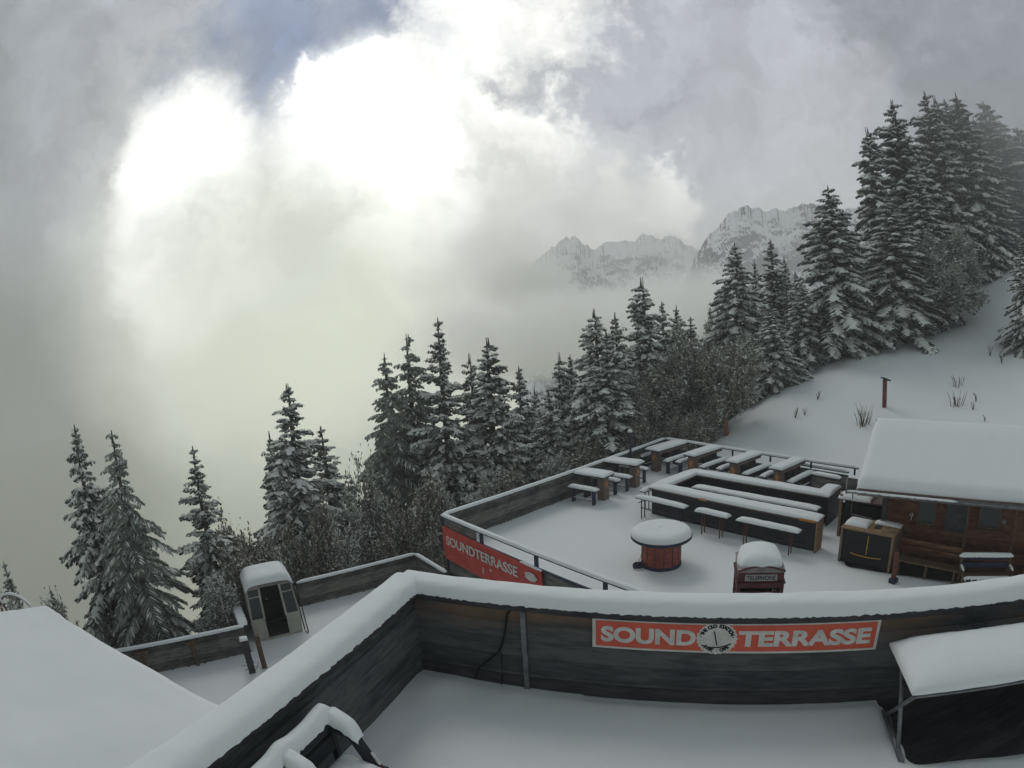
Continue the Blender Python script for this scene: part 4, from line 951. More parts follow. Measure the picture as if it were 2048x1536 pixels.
# ------------------------------------------------------------------ hut
def build_hut():
    rz = R(-45); Lr = 7.5
    t = thing('wooden_hut', 'brown timber hut with deep eaves and a roof thick with snow', 'hut', (HE.x, HE.y, ZT-.1), rz)
    ez = -5.0-(ZT-.1)               # eave height above hut base
    y_w = .95; dep = 2.9; ridge = 1.42; x_l = .75
    base = Vector((HE.x, HE.y, ZT-.1))
    # walls
    MB().box(((x_l+Lr-.3)/2, y_w, (ez+.25)/2), (Lr-.3-x_l, .08, ez+.25)).build('front_wall', M['hut'], t)
    MB().box((x_l+.04, y_w+2.0, (ez+.6)/2), (.08, 3.9, ez+.6)).build('side_wall', M['hut'], t)
    MB().box(((x_l+Lr)/2, y_w+3.95, (ez+.25)/2), (Lr-x_l, .08, ez+.25)).build('back_wall', M['hut'], t)
    MB().box((x_l, y_w-.05, (ez+.2)/2), (.16, .16, ez+.2)).build('corner_post', M['rail'], t, bevel=.01)
    # roof: two slopes
    def slope(y0, z0, y1, z1, th):
        n = Vector((0, -(z1-z0), y1-y0)).normalized()*th
        vs = [(0, y0, z0), (Lr, y0, z0), (Lr, y1, z1), (0, y1, z1)]; vs += [(x, y-n.y, z-n.z) for x, y, z in vs]
        return MB().add(vs, [(0, 1, 2, 3), (7, 6, 5, 4), (0, 4, 5, 1), (1, 5, 6, 2), (2, 6, 7, 3), (3, 7, 4, 0)])
    slope(0, ez, dep, ez+ridge, .10).build('roof', M['rail'], t)
    slope(2*dep, ez, dep, ez+ridge, .10).build('roof', M['rail'], t)
    MB().box((Lr/2, -.02, ez-.04), (Lr+.02, .04, .20)).build('fascia_board', M['edge'], t, bevel=.004)
    g = MB()
    ng = 8; 
    for k in range(ng):
        a0 = math.pi+math.pi*k/ng; a1 = math.pi+math.pi*(k+1)/ng
        p = [(-.35, -.13+.09*math.cos(a0), ez+.01+.09*math.sin(a0)), (-.35, -.13+.09*math.cos(a1), ez+.01+.09*math.sin(a1)), (Lr, -.13+.09*math.cos(a1), ez-.01+.09*math.sin(a1)), (Lr, -.13+.09*math.cos(a0), ez-.01+.09*math.sin(a0))]
        g.add(p, [(0, 1, 2, 3)])
    g.tube([(-.3, -.1, ez-.1), (-.33, -.1, ez-.1), (-.35, -.08, ez+.35)], .025, 8)
    g.build('gutter', M['steel'], t)
    snow_sweep(MB(), [(-.3, -.19, ez+.0), (3.0, -.19, ez-.005)], .07, .035, 4, rag=.02, step=.07).build('gutter_snow', SNOW, t, smooth=True)
    # snow blanket over both slopes
    nx, ny = 70, 46; vs = []
    for j in range(ny+1):
        for i in range(nx+1):
            u = i/nx; v = j/ny; x = -.06+(Lr+.1)*(.5-.5*math.cos(math.pi*u)*1.0) if False else -.06+(Lr+.1)*u
            y = .04+(2*dep-.0)*v; zz = ez+ridge*(1-abs(y-dep)/dep)
            zz -= .0; rr = math.exp(-((y-dep)/.35)**2)*.08
            e = min(u/.025, (1-u)/.025, v/.04, (1-v)/.04, 1); e = max(0, e)
            h = .24*(1-(1-e)**2.5)**.7+.02*fb(x, y, 3, .8)+.01*fb(x, y, 7, 3)
            vs.append((x, y, zz-rr+h-(.02 if e == 0 else 0)))
    MB().add(vs, [(j*(nx+1)+i, j*(nx+1)+i+1, (j+1)*(nx+1)+i+1, (j+1)*(nx+1)+i) for j in range(ny) for i in range(nx)]).build('snow_cap', SNOW, t, smooth=True)
    wall0 = base+n45*(y_w-.04)
    def wl(px, py):
        p = on_wall(px, py, wall0, e45); q = p-base; return q.dot(e45), p.z-(ZT-.1)
    def window(c1, c2, name='window', dark='glass', sill=True):
        (xa, za), (xb, zb) = wl(*c1), wl(*c2)
        f = MB(); w = xb-xa; 
        for x in (xa, xb): f.box((x, y_w-.055, (za+zb)/2), (.06, .05, abs(za-zb)))
        for z in (za, zb): f.box(((xa+xb)/2, y_w-.055, z), (w+.06, .054, .06))
        fo = f.build(name, M['frame'], t, bevel=.004)
        MB().box(((xa+xb)/2, y_w-.045, (za+zb)/2), (w, .012, abs(za-zb))).build('pane', M['glass'], fo)
        if sill: MB().box(((xa+xb)/2, y_w-.09, zb-.05), (w+.12, .12, .035)).build('sill', M['frame'], fo)
    window((1839, 996), (1868, 1049)); window((1963, 1005), (1998, 1058))
    (xa, za), (xb, zb) = wl(1900, 1003), wl(1930, 1056)
    d = MB().box(((xa+xb)/2, y_w-.05, (za+zb)/2-.1), (xb-xa+.15, .04, za-zb+.1)).build('service_hatch', M['hatchm'], t)
    # bench along the wall, seen beneath the windows
    (x0, z0), (x1, z1) = wl(1790, 1116), wl(1905, 1130)
    # two posts in front of the right half
    for px_ in (1928, 2022):
        x, _ = wl(px_, 1080); MB().box((x, y_w-.35, ez/2), (.08, .08, ez)).build('veranda_post', M['frame'], t, bevel=.006)
    x, z = wl(1823, 1033)
    MB().tube([(x, y_w-.06, z), (x-.05, y_w-.08, z+.06), (x, y_w-.06, z+.12), (x+.05, y_w-.08, z+.06), (x, y_w-.06, z)], .016, 6).box((x, y_w-.055, z-.05), (.02, .02, .12)).build('wall_ornament', M['white'], t)
    x, z = wl(2008, 1043); MB().lathe([(0, 0), (.07, .0), (.07, .02), (0, .02)], n=20).xf(Matrix.Translation((x, y_w-.05, z)) @ Matrix.Rotation(math.pi/2, 4, 'X')).build('round_plate', M['steel'], t)
    return t, wl, base, y_w
hut, hut_wl, hut_base, hut_yw = build_hut()
def hut_pt(x, y, z): return Vector((HE.x, HE.y, ZT-.1))+e45*x+n45*y+Vector((0, 0, z))
# benches at the hut
def build_hut_benches():
    a = at(1790, 1118, ZT+.45); b = at(1915, 1143, ZT+.45)
    d = b-a; d.z = 0; L = d.length; rz = math.atan2(d.y, d.x); d.normalize(); n = Vector((-d.y, d.x, 0))
    t = thing('wall_bench', 'bare brown bench without snow under the hut windows', 'bench', (a.x, a.y, ZT-.15), rz)
    MB().box((L/2, .18, .58), (L, .36, .05)).build('seat', M['frame'], t, bevel=.006)
    MB().box((L/2, .4, .85), (L, .03, .14)).box((L/2, .4, 1.05), (L, .03, .14)).build('backrest', M['hut'], t, bevel=.006)
    for x in (.1, L/2, L-.1): MB().box((x, .18, .28), (.06, .3, .56)).build('leg', M['frame'], t)
    # snowy bench on the right
    p = at(1922, 1112, ZT+.85); q = at(2024, 1112, ZT+.85); d = q-p; d.z = 0; L = d.length; rz = math.atan2(d.y, d.x)
    t = thing('slatted_bench', 'bench with snow on its backrest and front edge at the right end of the hut', 'bench', (p.x, p.y, ZT-.1), rz)
    MB().box((L/2, 0, .9), (L, .05, .1)).box((L/2, 0, .68), (L, .04, .16)).build('backrest', M['paint'], t, bevel=.006)
    MB().box((L/2, -.28, .48), (L-.1, .42, .05)).build('seat', M['frame'], t, bevel=.006)
    snow_sweep(MB(), [(-.05, 0, .94), (L*.5, 0, .94), (L+.05, 0, .94)], .10, .11, 6, rag=.02, step=.04).build('snow_cap', SNOW, t, smooth=True)
    s_ = snow_sweep(MB(), [(.06, -.47, .5), (L-.06, -.47, .5)], .10, .07, 8, rag=.02, step=.04)
    for k in range(8): s_.bar((.12+k*(L-.24)/7, -.505, .52), (.12+k*(L-.24)/7, -.51, .44), .035, .03)
    s_.build('seat_snow', SNOW, t, smooth=True)
    for x in (.04, L-.04):
        MB().box((x, -.02, .46), (.06, .06, .92)).build('leg', M['frame'], t)
        MB().box((x, -.44, .3), (.06, .06, .6)).build('leg', M['frame'], t)
        aa = MB().box((x, -.22, .68), (.06, .46, .04)).build('armrest', M['frame'], t)
        snow_sweep(MB(), [(x, -.02, .70), (x, -.44, .70)], .06, .06, 9, rag=.01, step=.04).build('arm_snow', SNOW, aa, smooth=True)
    p = at(1786, 1165, ZT); t = thing('red_stake', 'leaning red post standing in the snow in front of the kiosk', 'post', (p.x, p.y, ZT-.1), R(20))
    MB().bar((0, 0, 0), (.12, .1, .95), .13, .10).build('stake', M['rust'], t); MB().box((0, 0, .12), (.22, .2, .22)).build('foot', M['paint'], t)
    p = at(2046, 1150, ZT+.2); t = thing('red_box', 'red box at the right edge under the hut eave', 'box', (p.x+.1, p.y, ZT-.1), R(-45))
    MB().box((.2, 0, .4), (.5, .4, .8)).build('body', M['banner'], t, bevel=.02); MB().box((.2, 0, .82), (.54, .44, .05)).build('lid', M['paint'], t, bevel=.01)
build_hut_benches()
# dark shelter between the bar and the hut
def build_shelter():
    a = at(1674, 1071, ZT); d = e45; t = thing('serving_shelter', 'dark open fronted serving shelter between the bar and the hut', 'shelter', (a.x, a.y, ZT-.1), R(-52))
    H = 1.35
    MB().box((.04, 0, H/2+.1), (.09, .10, H+.2)).build('corner_post', M['oak'], t, bevel=.006)
    MB().box((1.25, .55, H/2), (2.5, .05, H)).build('back_panel', M['black'], t)
    MB().box((1.27, .10, .62), (2.4, .05, 1.24)).build('front_panel', M['black'], t)
    MB().box((1.25, .3, H+.05), (2.6, .75, .05)).build('shelf_roof', M['edge'], t)
    snow_pad(MB(), 1.15, .78, .14, (.52, .3, H+.075), 0, 3, p=3, rag=.03).build('snow_cap', SNOW, t, smooth=True)
    MB().tube([(.45, -.05, .95), (.45, -.08, 1.75)], .02, 6).tube([(.45, -.05, .95), (1.2, -.1, .92)], .02, 6).build('steel_rail', M['steel'], t)
build_shelter()
def side_fence():
    a = at(1607, 918, ZT+1.05); 
    p, q = at(1600, 928, ZT+.75), at(1697, 944, ZT+.75)
    t = low_fence(p, q, 'lower snow topped rail fence behind the rightmost far table', 41, cap=False, h=.85, z0=ZT-.1, snow=(.2, .1), gap=.1)
    p, q = at(1625, 946, ZT+.85), at(1682, 957, ZT+.85)
    low_fence(p, q, 'snow topped counter board between the far tables and the shelter', 42, cap=False, h=.95, z0=ZT-.1, snow=(.3, .1))
side_fence()

# ------------------------------------------------------------------ hill furniture
def hill(px, py, D): v = polar(px, py, D); return Vector((v.x, v.y, tz(v.x, v.y)))
def on_ground(px, py, lo=15, hi=90):
    d = ray(px, py); h = math.hypot(d[0], d[1]); prev = None
    for k in range(400):
        D = lo+(hi-lo)*k/400; p = d*D/h
        if p[2] < tz(p[0], p[1]): return Vector((p[0], p[1], tz(p[0], p[1])))
    p = d*hi/h; return Vector((p[0], p[1], tz(p[0], p[1])))
def hill_objects():
    p = on_ground(1768.5, 817, 26); D = math.hypot(p.x, p.y); h = polar(1768, 757, D).z-p.z
    t = thing('slope_post', 'lone red brown post with a small slanted roof board on the snowy slope', 'post', p)
    MB().box((0, 0, h/2-.1), (.20, .16, h+.1)).build('pole', M['rust'], t, bevel=.01)
    MB().bar((-.18, 0, h+.06), (.30, 0, h-.12), .34, .06).build('roof_board', M['rail'], t)
    for px, py, ty, lb in [(1418, 884, 845, 'thin dark pole at the foot of the hill, left of the red barked tree'), (1443, 862, 828, 'thin dark pole right beside the red barked tree')]:
        p = on_ground(px, py, 26); h = polar(px, ty, math.hypot(p.x, p.y)).z-p.z
        t = thing('marker_pole', lb, 'pole', p-Vector((0, 0, .1)))
        MB().tube([(0, 0, 0), (.02, 0, h+.1)], .03, 6).build('pole', M['rust'], t, smooth=True)
        MB().lathe([(.035, h+.1), (.03, h+.14), (0, h+.16)], n=8).build('snow_cap', SNOW, t)
    p = on_ground(1842, 664, 35); t = thing('log_bench', 'dark log bench on the hillside beneath the frosted round tree', 'bench', p, R(10))
    MB().bar((-.6, 0, .15), (.75, .05, .2), .35, .22).build('seat', M['rail'], t, bevel=.02)
    for a_, b_, w_ in (((-.05, .1, .2), (-.12, .1, .6), .12), ((.45, .1, .2), (.5, .1, .7), .1), ((.95, .1, 0), (1.3, .1, .35), .14)): MB().bar(a_, b_, w_).build('stump', M['rail'], t, bevel=.02)
    snow_pad(MB(), 1.1, .3, .06, (0, 0, .30), 0, 1).build('snow_cap', SNOW, t, smooth=True)
    rnd = random.Random(5)
    tufts = [(1725, 855, 16, 1.1, 'spray of bare twigs sticking out of the snow just behind the hut roof'), (1590, 836, 5, .6, 'small dry weed on the slope above the far tables'),
             (1609, 830, 4, .5, 'faint thin weed right of the small dry weed'), (1635, 800, 4, .5, 'single stalk weed halfway to the red post'),
             (1917, 775, 8, .7, 'dark tuft of grass on the slope right of the red post'), (1912, 812, 12, .9, 'largest dark clump of dry grass right of the red post'),
             (1952, 806, 6, .6, 'small tuft to the right of the largest clump'), (1968, 845, 3, .3, 'tiny tuft low on the slope near the hut ridge'),
             (1945, 822, 4, .4, 'tiny tuft just below the largest grass clump'), (2003, 728, 7, .8, 'pale stalks high on the slope near the right edge'), (1980, 712, 6, .8, 'faint stalks above the pale ones at the right edge'), (2030, 718, 6, .8, 'faint stalks at the very right edge of the slope')]
    for px, py, n, h, lb in tufts:
        p = on_ground(px, py, 22); mb = MB()
        for k in range(n):
            a = rnd.random()*6.28; l = h*(.5+.6*rnd.random()); s_ = rnd.random()*.3*(n > 7)
            b0 = Vector((s_*math.cos(a)*1.4, s_*math.sin(a), 0)); tp = b0+Vector((math.cos(a)*l*.35, math.sin(a)*l*.3, l))
            mid = b0.lerp(tp, .5)+Vector((.04, 0, .05)); mb.tube([b0, mid, tp], [.022, .016, .006], 4)
            if rnd.random() < .6: mb.tube([mid, mid+Vector((rnd.uniform(-.2, .2), .1, .2))], [.014, .006], 4)
        o = mb.build('twig_tuft' if n > 10 else 'grass_tuft', M['grass'], loc=p-Vector((0, 0, .04))); tag(o, lb, 'dry plant', 'dry plants poking through the snow')
hill_objects()

# ------------------------------------------------------------------ trees
class TB:
    def __init__(s): s.v = []; s.f = []; s.n = 0
    def quads(s, P):   # P: (n,4,3)
        n = len(P); s.v.append(P.reshape(-1, 3)); s.f.append(np.arange(n*4).reshape(n, 4)+s.n); s.n += n*4
    def mesh(s, name, m, smooth=False):
        v = np.concatenate(s.v); f = np.concatenate(s.f); me = bpy.data.meshes.new(name)
        me.vertices.add(len(v)); me.vertices.foreach_set('co', v.ravel().astype('f'))
        me.loops.add(f.size); me.loops.foreach_set('vertex_index', f.ravel().astype('i'))
        me.polygons.add(len(f)); me.polygons.foreach_set('loop_start', np.arange(0, f.size, 4).astype('i')); me.polygons.foreach_set('loop_total', np.full(len(f), 4, 'i'))
        if smooth: me.polygons.foreach_set('use_smooth', np.ones(len(f), bool))
        me.update(); me.materials.append(m); return me
def dome(tb, a, b, w, h, side, rg):
    """a lump of snow lying from a to b (n,3), w wide, h high"""
    up = np.array([0, 0, 1.0]); n = len(a); wv = side*w[:, None]; hv = up*h[:, None]; d = b-a
    r0 = [a+wv*.5-hv*.25, a+wv*.35+hv*.7, a-wv*.35+hv*.7, a-wv*.5-hv*.25]
    r0 = [q+rg.normal(0, .012, q.shape) for q in r0]
    mid = a+d*.5+up*(h*.12)[:, None]
    r1 = [mid+wv*.75-hv*.3, mid+wv*.45+hv*1.05, mid-wv*.45+hv*1.05, mid-wv*.75-hv*.3]
    r1 = [q+rg.normal(0, .02, q.shape) for q in r1]
    r2 = [b+wv*.28-hv*.35, b+wv*.16+hv*.35, b-wv*.16+hv*.35, b-wv*.28-hv*.35]
    for A_, B_ in ((r0, r1), (r1, r2)):
        for k in range(3): tb.quads(np.stack([A_[k], A_[k+1], B_[k+1], B_[k]], 1))
    tb.quads(np.stack([r2[0], r2[1], r2[2], r2[3]], 1)); tb.quads(np.stack([r0[3], r0[2], r0[1], r0[0]], 1))
def make_spruce(seed, H=12., Rm=2.1, droop=.35, snow=.8, frosted=False, taper=.85, tip=0.30, sparse=1.0):
    rg = np.random.default_rng(seed); g = TB(); s_ = TB(); w = TB()
    # trunk
    n = 7; zs = np.linspace(-1.0, H, 9); rr = .016*H*(1-(zs.clip(0)/H))**.8+.010
    wob = np.cumsum(rg.normal(0, .012, (9, 2)), 0)
    ring = np.stack([np.stack([wob[i, 0]+rr[i]*np.cos(2*np.pi*np.arange(n)/n), wob[i, 1]+rr[i]*np.sin(2*np.pi*np.arange(n)/n), np.full(n, zs[i])], 1) for i in range(9)])
    for i in range(8):
        w.quads(np.stack([ring[i], np.roll(ring[i], -1, 0), np.roll(ring[i+1], -1, 0), ring[i+1]], 1))
    z = .05*H; lob = rg.uniform(0, 6.28, 4)
    while z < H-tip:
        t = z/H; step = (.30+.12*(1-t))*H/12*rg.uniform(.8, 1.2)
        nb = int(rg.integers(5, 8)*sparse) if t < .9 else 4
        a0 = rg.uniform(0, 6.28)
        for k in range(max(3, nb)):
            a = a0+2*np.pi*k/nb+rg.normal(0, .18)
            prof = (1-t)**taper*(1+.0) if t > .12 else (1-t)**taper*(.75+2*t)
            L = Rm*prof*rg.uniform(.55, 1.15)*(1+.14*np.sin(2*a+lob[0]+t*9)+.1*np.sin(3*a+lob[1]-t*17))+.05
            if rg.random() < .07: L *= .55
            dirv = np.array([np.cos(a), np.sin(a), 0]); sd = np.array([-np.sin(a), np.cos(a), 0])
            rise = .55*t**1.5-.05-droop*(1-t)*.6; dr = droop*(.9-.3*t)*rg.uniform(.7, 1.3)
            m_ = max(4, int(L/.095)); ss = np.linspace(.12, 1, m_)
            base = np.array([0, 0, z+rg.normal(0, .13)])
            sp = base+dirv*(ss*L)[:, None]+np.array([0, 0, 1.])*(L*(rise*ss-dr*ss**2+.12*max(0, ss[-1]-.7)))[:, None]
            # the twigs: both sides
            tl = np.minimum(L*.42*(1-.75*ss)+.13*min(1, L/.9), .55)
            for sg in (-1, 1):
                ln = tl*rg.uniform(.7, 1.2, m_); fwd = .75
                tp = sp+(sd*sg+dirv*fwd)*ln[:, None]*.72+np.array([0, 0, -1.])*(ln*(.28+.5*droop)+rg.uniform(0, .05, m_))[:, None]
                hang = np.array([0, 0, -1.])*(.06+.12*droop*ln)[:, None]*rg.uniform(.5, 1.6, m_)[:, None]
                wd = dirv*(.024+.030*ln)[:, None]
                md = sp*.45+tp*.55+rg.normal(0, .02, sp.shape)
                g.quads(np.stack([sp-wd*.8, sp+wd*.8, md+wd*1.25, md-wd*1.25], 1)); g.quads(np.stack([md-wd*1.25, md+wd*1.25, tp+wd*.18, tp-wd*.18], 1))
                g.quads(np.stack([sp, md, md+hang*1.3, sp+hang], 1)); g.quads(np.stack([md, tp, tp+hang*.6, md+hang*1.4], 1))
                # little fingers
                f1 = md+wd*2.4+sd*sg*.04+hang*.4; g.quads(np.stack([md-wd*.3, md+wd*.5, f1+wd*.1, f1-wd*.1+hang*.2], 1))
                f2 = md-wd*2.0+sd*sg*.10+hang*.5; g.quads(np.stack([md+wd*.3, md-wd*.5, f2-wd*.1, f2+wd*.1+hang*.2], 1))
                if snow > 0:
                    pr = snow*(.62 if not frosted else .55)
                    ok = rg.random(m_) < pr
                    if ok.any():
                        side = np.tile(dirv, (ok.sum(), 1)); ww = (.045+.075*ln[ok])*rg.uniform(.6, 1.6, ok.sum())*(.6 if frosted else 1); hh = (.018+.042*ln[ok])*rg.uniform(.5, 1.6, ok.sum())*(.6 if frosted else 1)
                        dome(s_, sp[ok]*.75+tp[ok]*.25+np.array([0, 0, .01]), sp[ok]*.12+tp[ok]*.88, ww, hh, side, rg)
            if not frosted:
                # pillow along the outer part of the branch
                ok = np.arange(m_-1) >= int(m_*.3); ok &= rg.random(m_-1) < snow
                if ok.any():
                    q = ok.sum(); dome(s_, sp[:-1][ok]+np.array([0, 0, .02]), sp[1:][ok]+np.array([0, 0, .02])+(sp[1:][ok]-sp[:-1][ok])*.3, np.full(q, .08*min(1, L/.7)+.05*L)*rg.uniform(.5, 1.5, q), np.full(q, .035*min(1, L/.7)+.018*L)*rg.uniform(.5, 1.6, q), np.tile(sd, (q, 1)), rg)
            # spine
            w.quads(np.stack([sp[:-1]-sd*.012, sp[:-1]+sd*.012, sp[1:]+sd*.008, sp[1:]-sd*.008], 1))
        z += step
    # leader
    for k in range(3):
        a = k*2.1; sd = np.array([np.cos(a), np.sin(a), 0]); g.quads(np.array([[[0, 0, H-tip-.25]+sd*.05, [0, 0, H-tip-.25]-sd*.05, [0, 0, H+.0]-sd*.008, [0, 0, H+.0]+sd*.008]]))
    return w, g, s_
def make_broadleaf(seed, H=6., Rm=2.5, leafm='leaf', dens=1., frost=.5, spread=.75, leafs=.085, trunk_h=.25, multi=1, thick=1):
    rg = np.random.default_rng(seed); w = TB(); g = TB(); s_ = TB(); tips = []
    def seg(a, b, r0, r1, n=5):
        d = b-a; d /= np.linalg.norm(d)+1e-9; u = np.cross(d, [0, 0, 1.]); u = u/(np.linalg.norm(u)+1e-9) if np.linalg.norm(u) > .05 else np.array([1., 0, 0]); v = np.cross(d, u)
        th = 2*np.pi*np.arange(n)/n; c = np.cos(th)[:, None]*u+np.sin(th)[:, None]*v; A_ = a+c*r0; B_ = b+c*r1
        w.quads(np.stack([A_, np.roll(A_, -1, 0), np.roll(B_, -1, 0), B_], 1))
    def grow(p, d, L, r, lev):
        k = 3; pp = p
        for i in range(k):
            d = d+rg.normal(0, .14, 3); d /= np.linalg.norm(d); q = pp+d*L/k; seg(pp, q, r*(1-i*.18), r*(1-(i+1)*.18), 5 if lev < 2 else 3); pp = q
            if lev >= 2: tips.append((q.copy(), d.copy()))
            if lev < 4 and (i > 0 or lev > 0):
                for _ in range(2 if lev < 3 else 1):
                    nd = d*.75+rg.normal(0, spread, 3); nd[2] = abs(nd[2])*.6+.15 if lev < 2 else nd[2]; nd /= np.linalg.norm(nd)
                    grow(pp, nd, L*rg.uniform(.5, .75), r*.5, lev+1)
        if lev < 4:
            grow(pp, d, L*.7, r*.55, lev+1)
    for m_ in range(multi):
        a = rg.uniform(0, 6.28); d0 = np.array([np.cos(a)*.35*(multi > 1), np.sin(a)*.35*(multi > 1), 1.]); 
        grow(np.array([0, 0, -.3]), d0/np.linalg.norm(d0), H*.36, H*.02*thick, 0)
    T = np.array([t[0] for t in tips])
    hmax = T[:, 2].max(); rmax = np.percentile(np.hypot(T[:, 0], T[:, 1]), 95)
    sx = Rm/rmax; sz = H/hmax
    nl = max(1, int(6*dens)); n = len(T)
    idx = np.repeat(np.arange(n), nl); P = T[idx]+rg.normal(0, .16, (n*nl, 3)); 
    def leafq(P, size):
        m_ = len(P); a = rg.normal(0, 1, (m_, 3)); a /= np.linalg.norm(a, axis=1)[:, None]; b = rg.normal(0, 1, (m_, 3)); b -= (b*a).sum(1)[:, None]*a; b /= np.linalg.norm(b, axis=1)[:, None]
        s1 = (size*rg.uniform(.6, 1.4, m_))[:, None]; return np.stack([P-a*s1, P-b*s1*.55, P+a*s1, P+b*s1*.55], 1)
    g.quads(leafq(P, leafs))
    ok = rg.random(len(P)) < frost*.45
    Q = P[ok]+np.array([0, 0, .03]); m_ = len(Q)
    if m_:
        a = np.stack([rg.normal(0, 1, m_), rg.normal(0, 1, m_), rg.normal(0, .25, m_)], 1); a /= np.linalg.norm(a, axis=1)[:, None]; b = np.cross(a, [0, 0, 1.]); b /= np.linalg.norm(b, axis=1)[:, None]
        s1 = (leafs*1.0*rg.uniform(.5, 1.4, m_))[:, None]; s_.quads(np.stack([Q-a*s1, Q-b*s1*.7, Q+a*s1, Q+b*s1*.7], 1))
    ii = rg.random(n) < frost
    A_ = T[ii]; D_ = np.array([t[1] for t in tips])[ii]; D_[:, 2] *= .3
    if len(A_): dome(s_, A_-D_*.12, A_+D_*.12, np.full(len(A_), .045), np.full(len(A_), .03), np.cross(D_/np.linalg.norm(D_, axis=1)[:, None], [0, 0, 1.]), rg)
    for t in (w, g, s_):
        t.v = [v*np.array([sx, sx, sz]) for v in t.v]
    return w, g, s_
PROTO = {}
def proto(key, name, parts, bark, leaf, kind):
    w, g, s_ = parts
    PROTO[key] = (name, w.mesh(name+'_trunk', bark), g.mesh(name+'_crown', leaf), s_.mesh(name+'_snow', SNOW_T) if s_.v else None, kind)
for i, kw in enumerate([dict(snow=.75, taper=.8), dict(snow=.7, droop=.45, taper=.85), dict(snow=.85, droop=.55, taper=.75), dict(snow=.6, droop=.25, taper=.9, sparse=.9), dict(snow=.75, droop=.4, taper=.7)]):
    proto('s%d' % i, 'spruce_tree', make_spruce(11+i, **kw), M['bark'], M['needle'], 's')
proto('f0', 'frosted_spruce_tree', make_spruce(31, droop=.85, snow=.7, frosted=True, taper=.8), M['bark'], M['needle2'], 's')
proto('f1', 'frosted_spruce_tree', make_spruce(32, droop=.75, snow=.6, frosted=True, taper=.75), M['bark'], M['needle2'], 's')
proto('p0', 'spruce_tree', make_spruce(41, snow=.98, droop=.6, taper=.72, sparse=1.1), M['bark'], M['needle'], 's')
proto('b0', 'broadleaf_tree', make_broadleaf(51, leafm='leafg', dens=1.3, frost=.7), M['bark'], M['leafg'], 'b')
proto('b1', 'frosted_tree', make_broadleaf(52, dens=1.6, frost=1.0, spread=.9, leafs=.07), M['bark'], M['needle2'], 'b')
proto('b2', 'broadleaf_tree', make_broadleaf(53, dens=.7, frost=.8, spread=.7, multi=1, thick=1.9), M['larch'], M['leafg'], 'b')
proto('h0', 'shrub', make_broadleaf(54, H=6, Rm=4, dens=.8, frost=.8, spread=1.0, leafs=.10, multi=2), M['bark'], M['leaf'], 'b')
proto('h1', 'shrub', make_broadleaf(55, H=6, Rm=4, dens=.45, frost=1.0, spread=.9, leafs=.09, multi=2), M['bark'], M['leafg'], 'b')
def plant(key, x, y, H, Rr, label, group, cat, zbase=None, rot=None, lean=0, name=None):
    nm, mw, mg, ms, kind = PROTO[key]; nm = name or nm
    z = tz(x, y) if zbase is None else zbase
    t = thing(nm, label, cat, (x, y, z-.1), 0, group)
    rnd = random.Random(int(x*131+y*977)); rz = rnd.uniform(0, 6.28) if rot is None else rot
    H0, R0 = (12., 2.1) if kind == 's' else (6., 2.5 if key[0] == 'b' else 4.)
    t.rotation_euler = (lean*math.sin(rz*3), lean, 0); 
    for part, me in (('trunk', mw), ('crown', mg), ('snow_cap', ms)):
        if me is None: continue
        o = bpy.data.objects.new(part, me); COL.objects.link(o); o.parent = t; o.rotation_euler = (0, 0, rz); o.scale = (Rr/R0, Rr/R0, H/H0)
    return t
G1 = 'snow covered spruces below the terrace'; G2 = 'spruces along the edge of the hill'; G3 = 'tall dark spruces high on the right'
def tree_px(key, px, ty, hw, D, label, group, lean=0):
    v = polar(px, ty, D); x, y = v.x, v.y; zg = tz(x, y); H = v.z-zg; Rr = hw/F_PX*D*({G1: 1.62, G2: 1.12, G3: 1.25}[group] if key[0] != 'f' else 1.3)
    return plant(key, x, y, H+.1, Rr, label, group, 'tree', lean=lean)
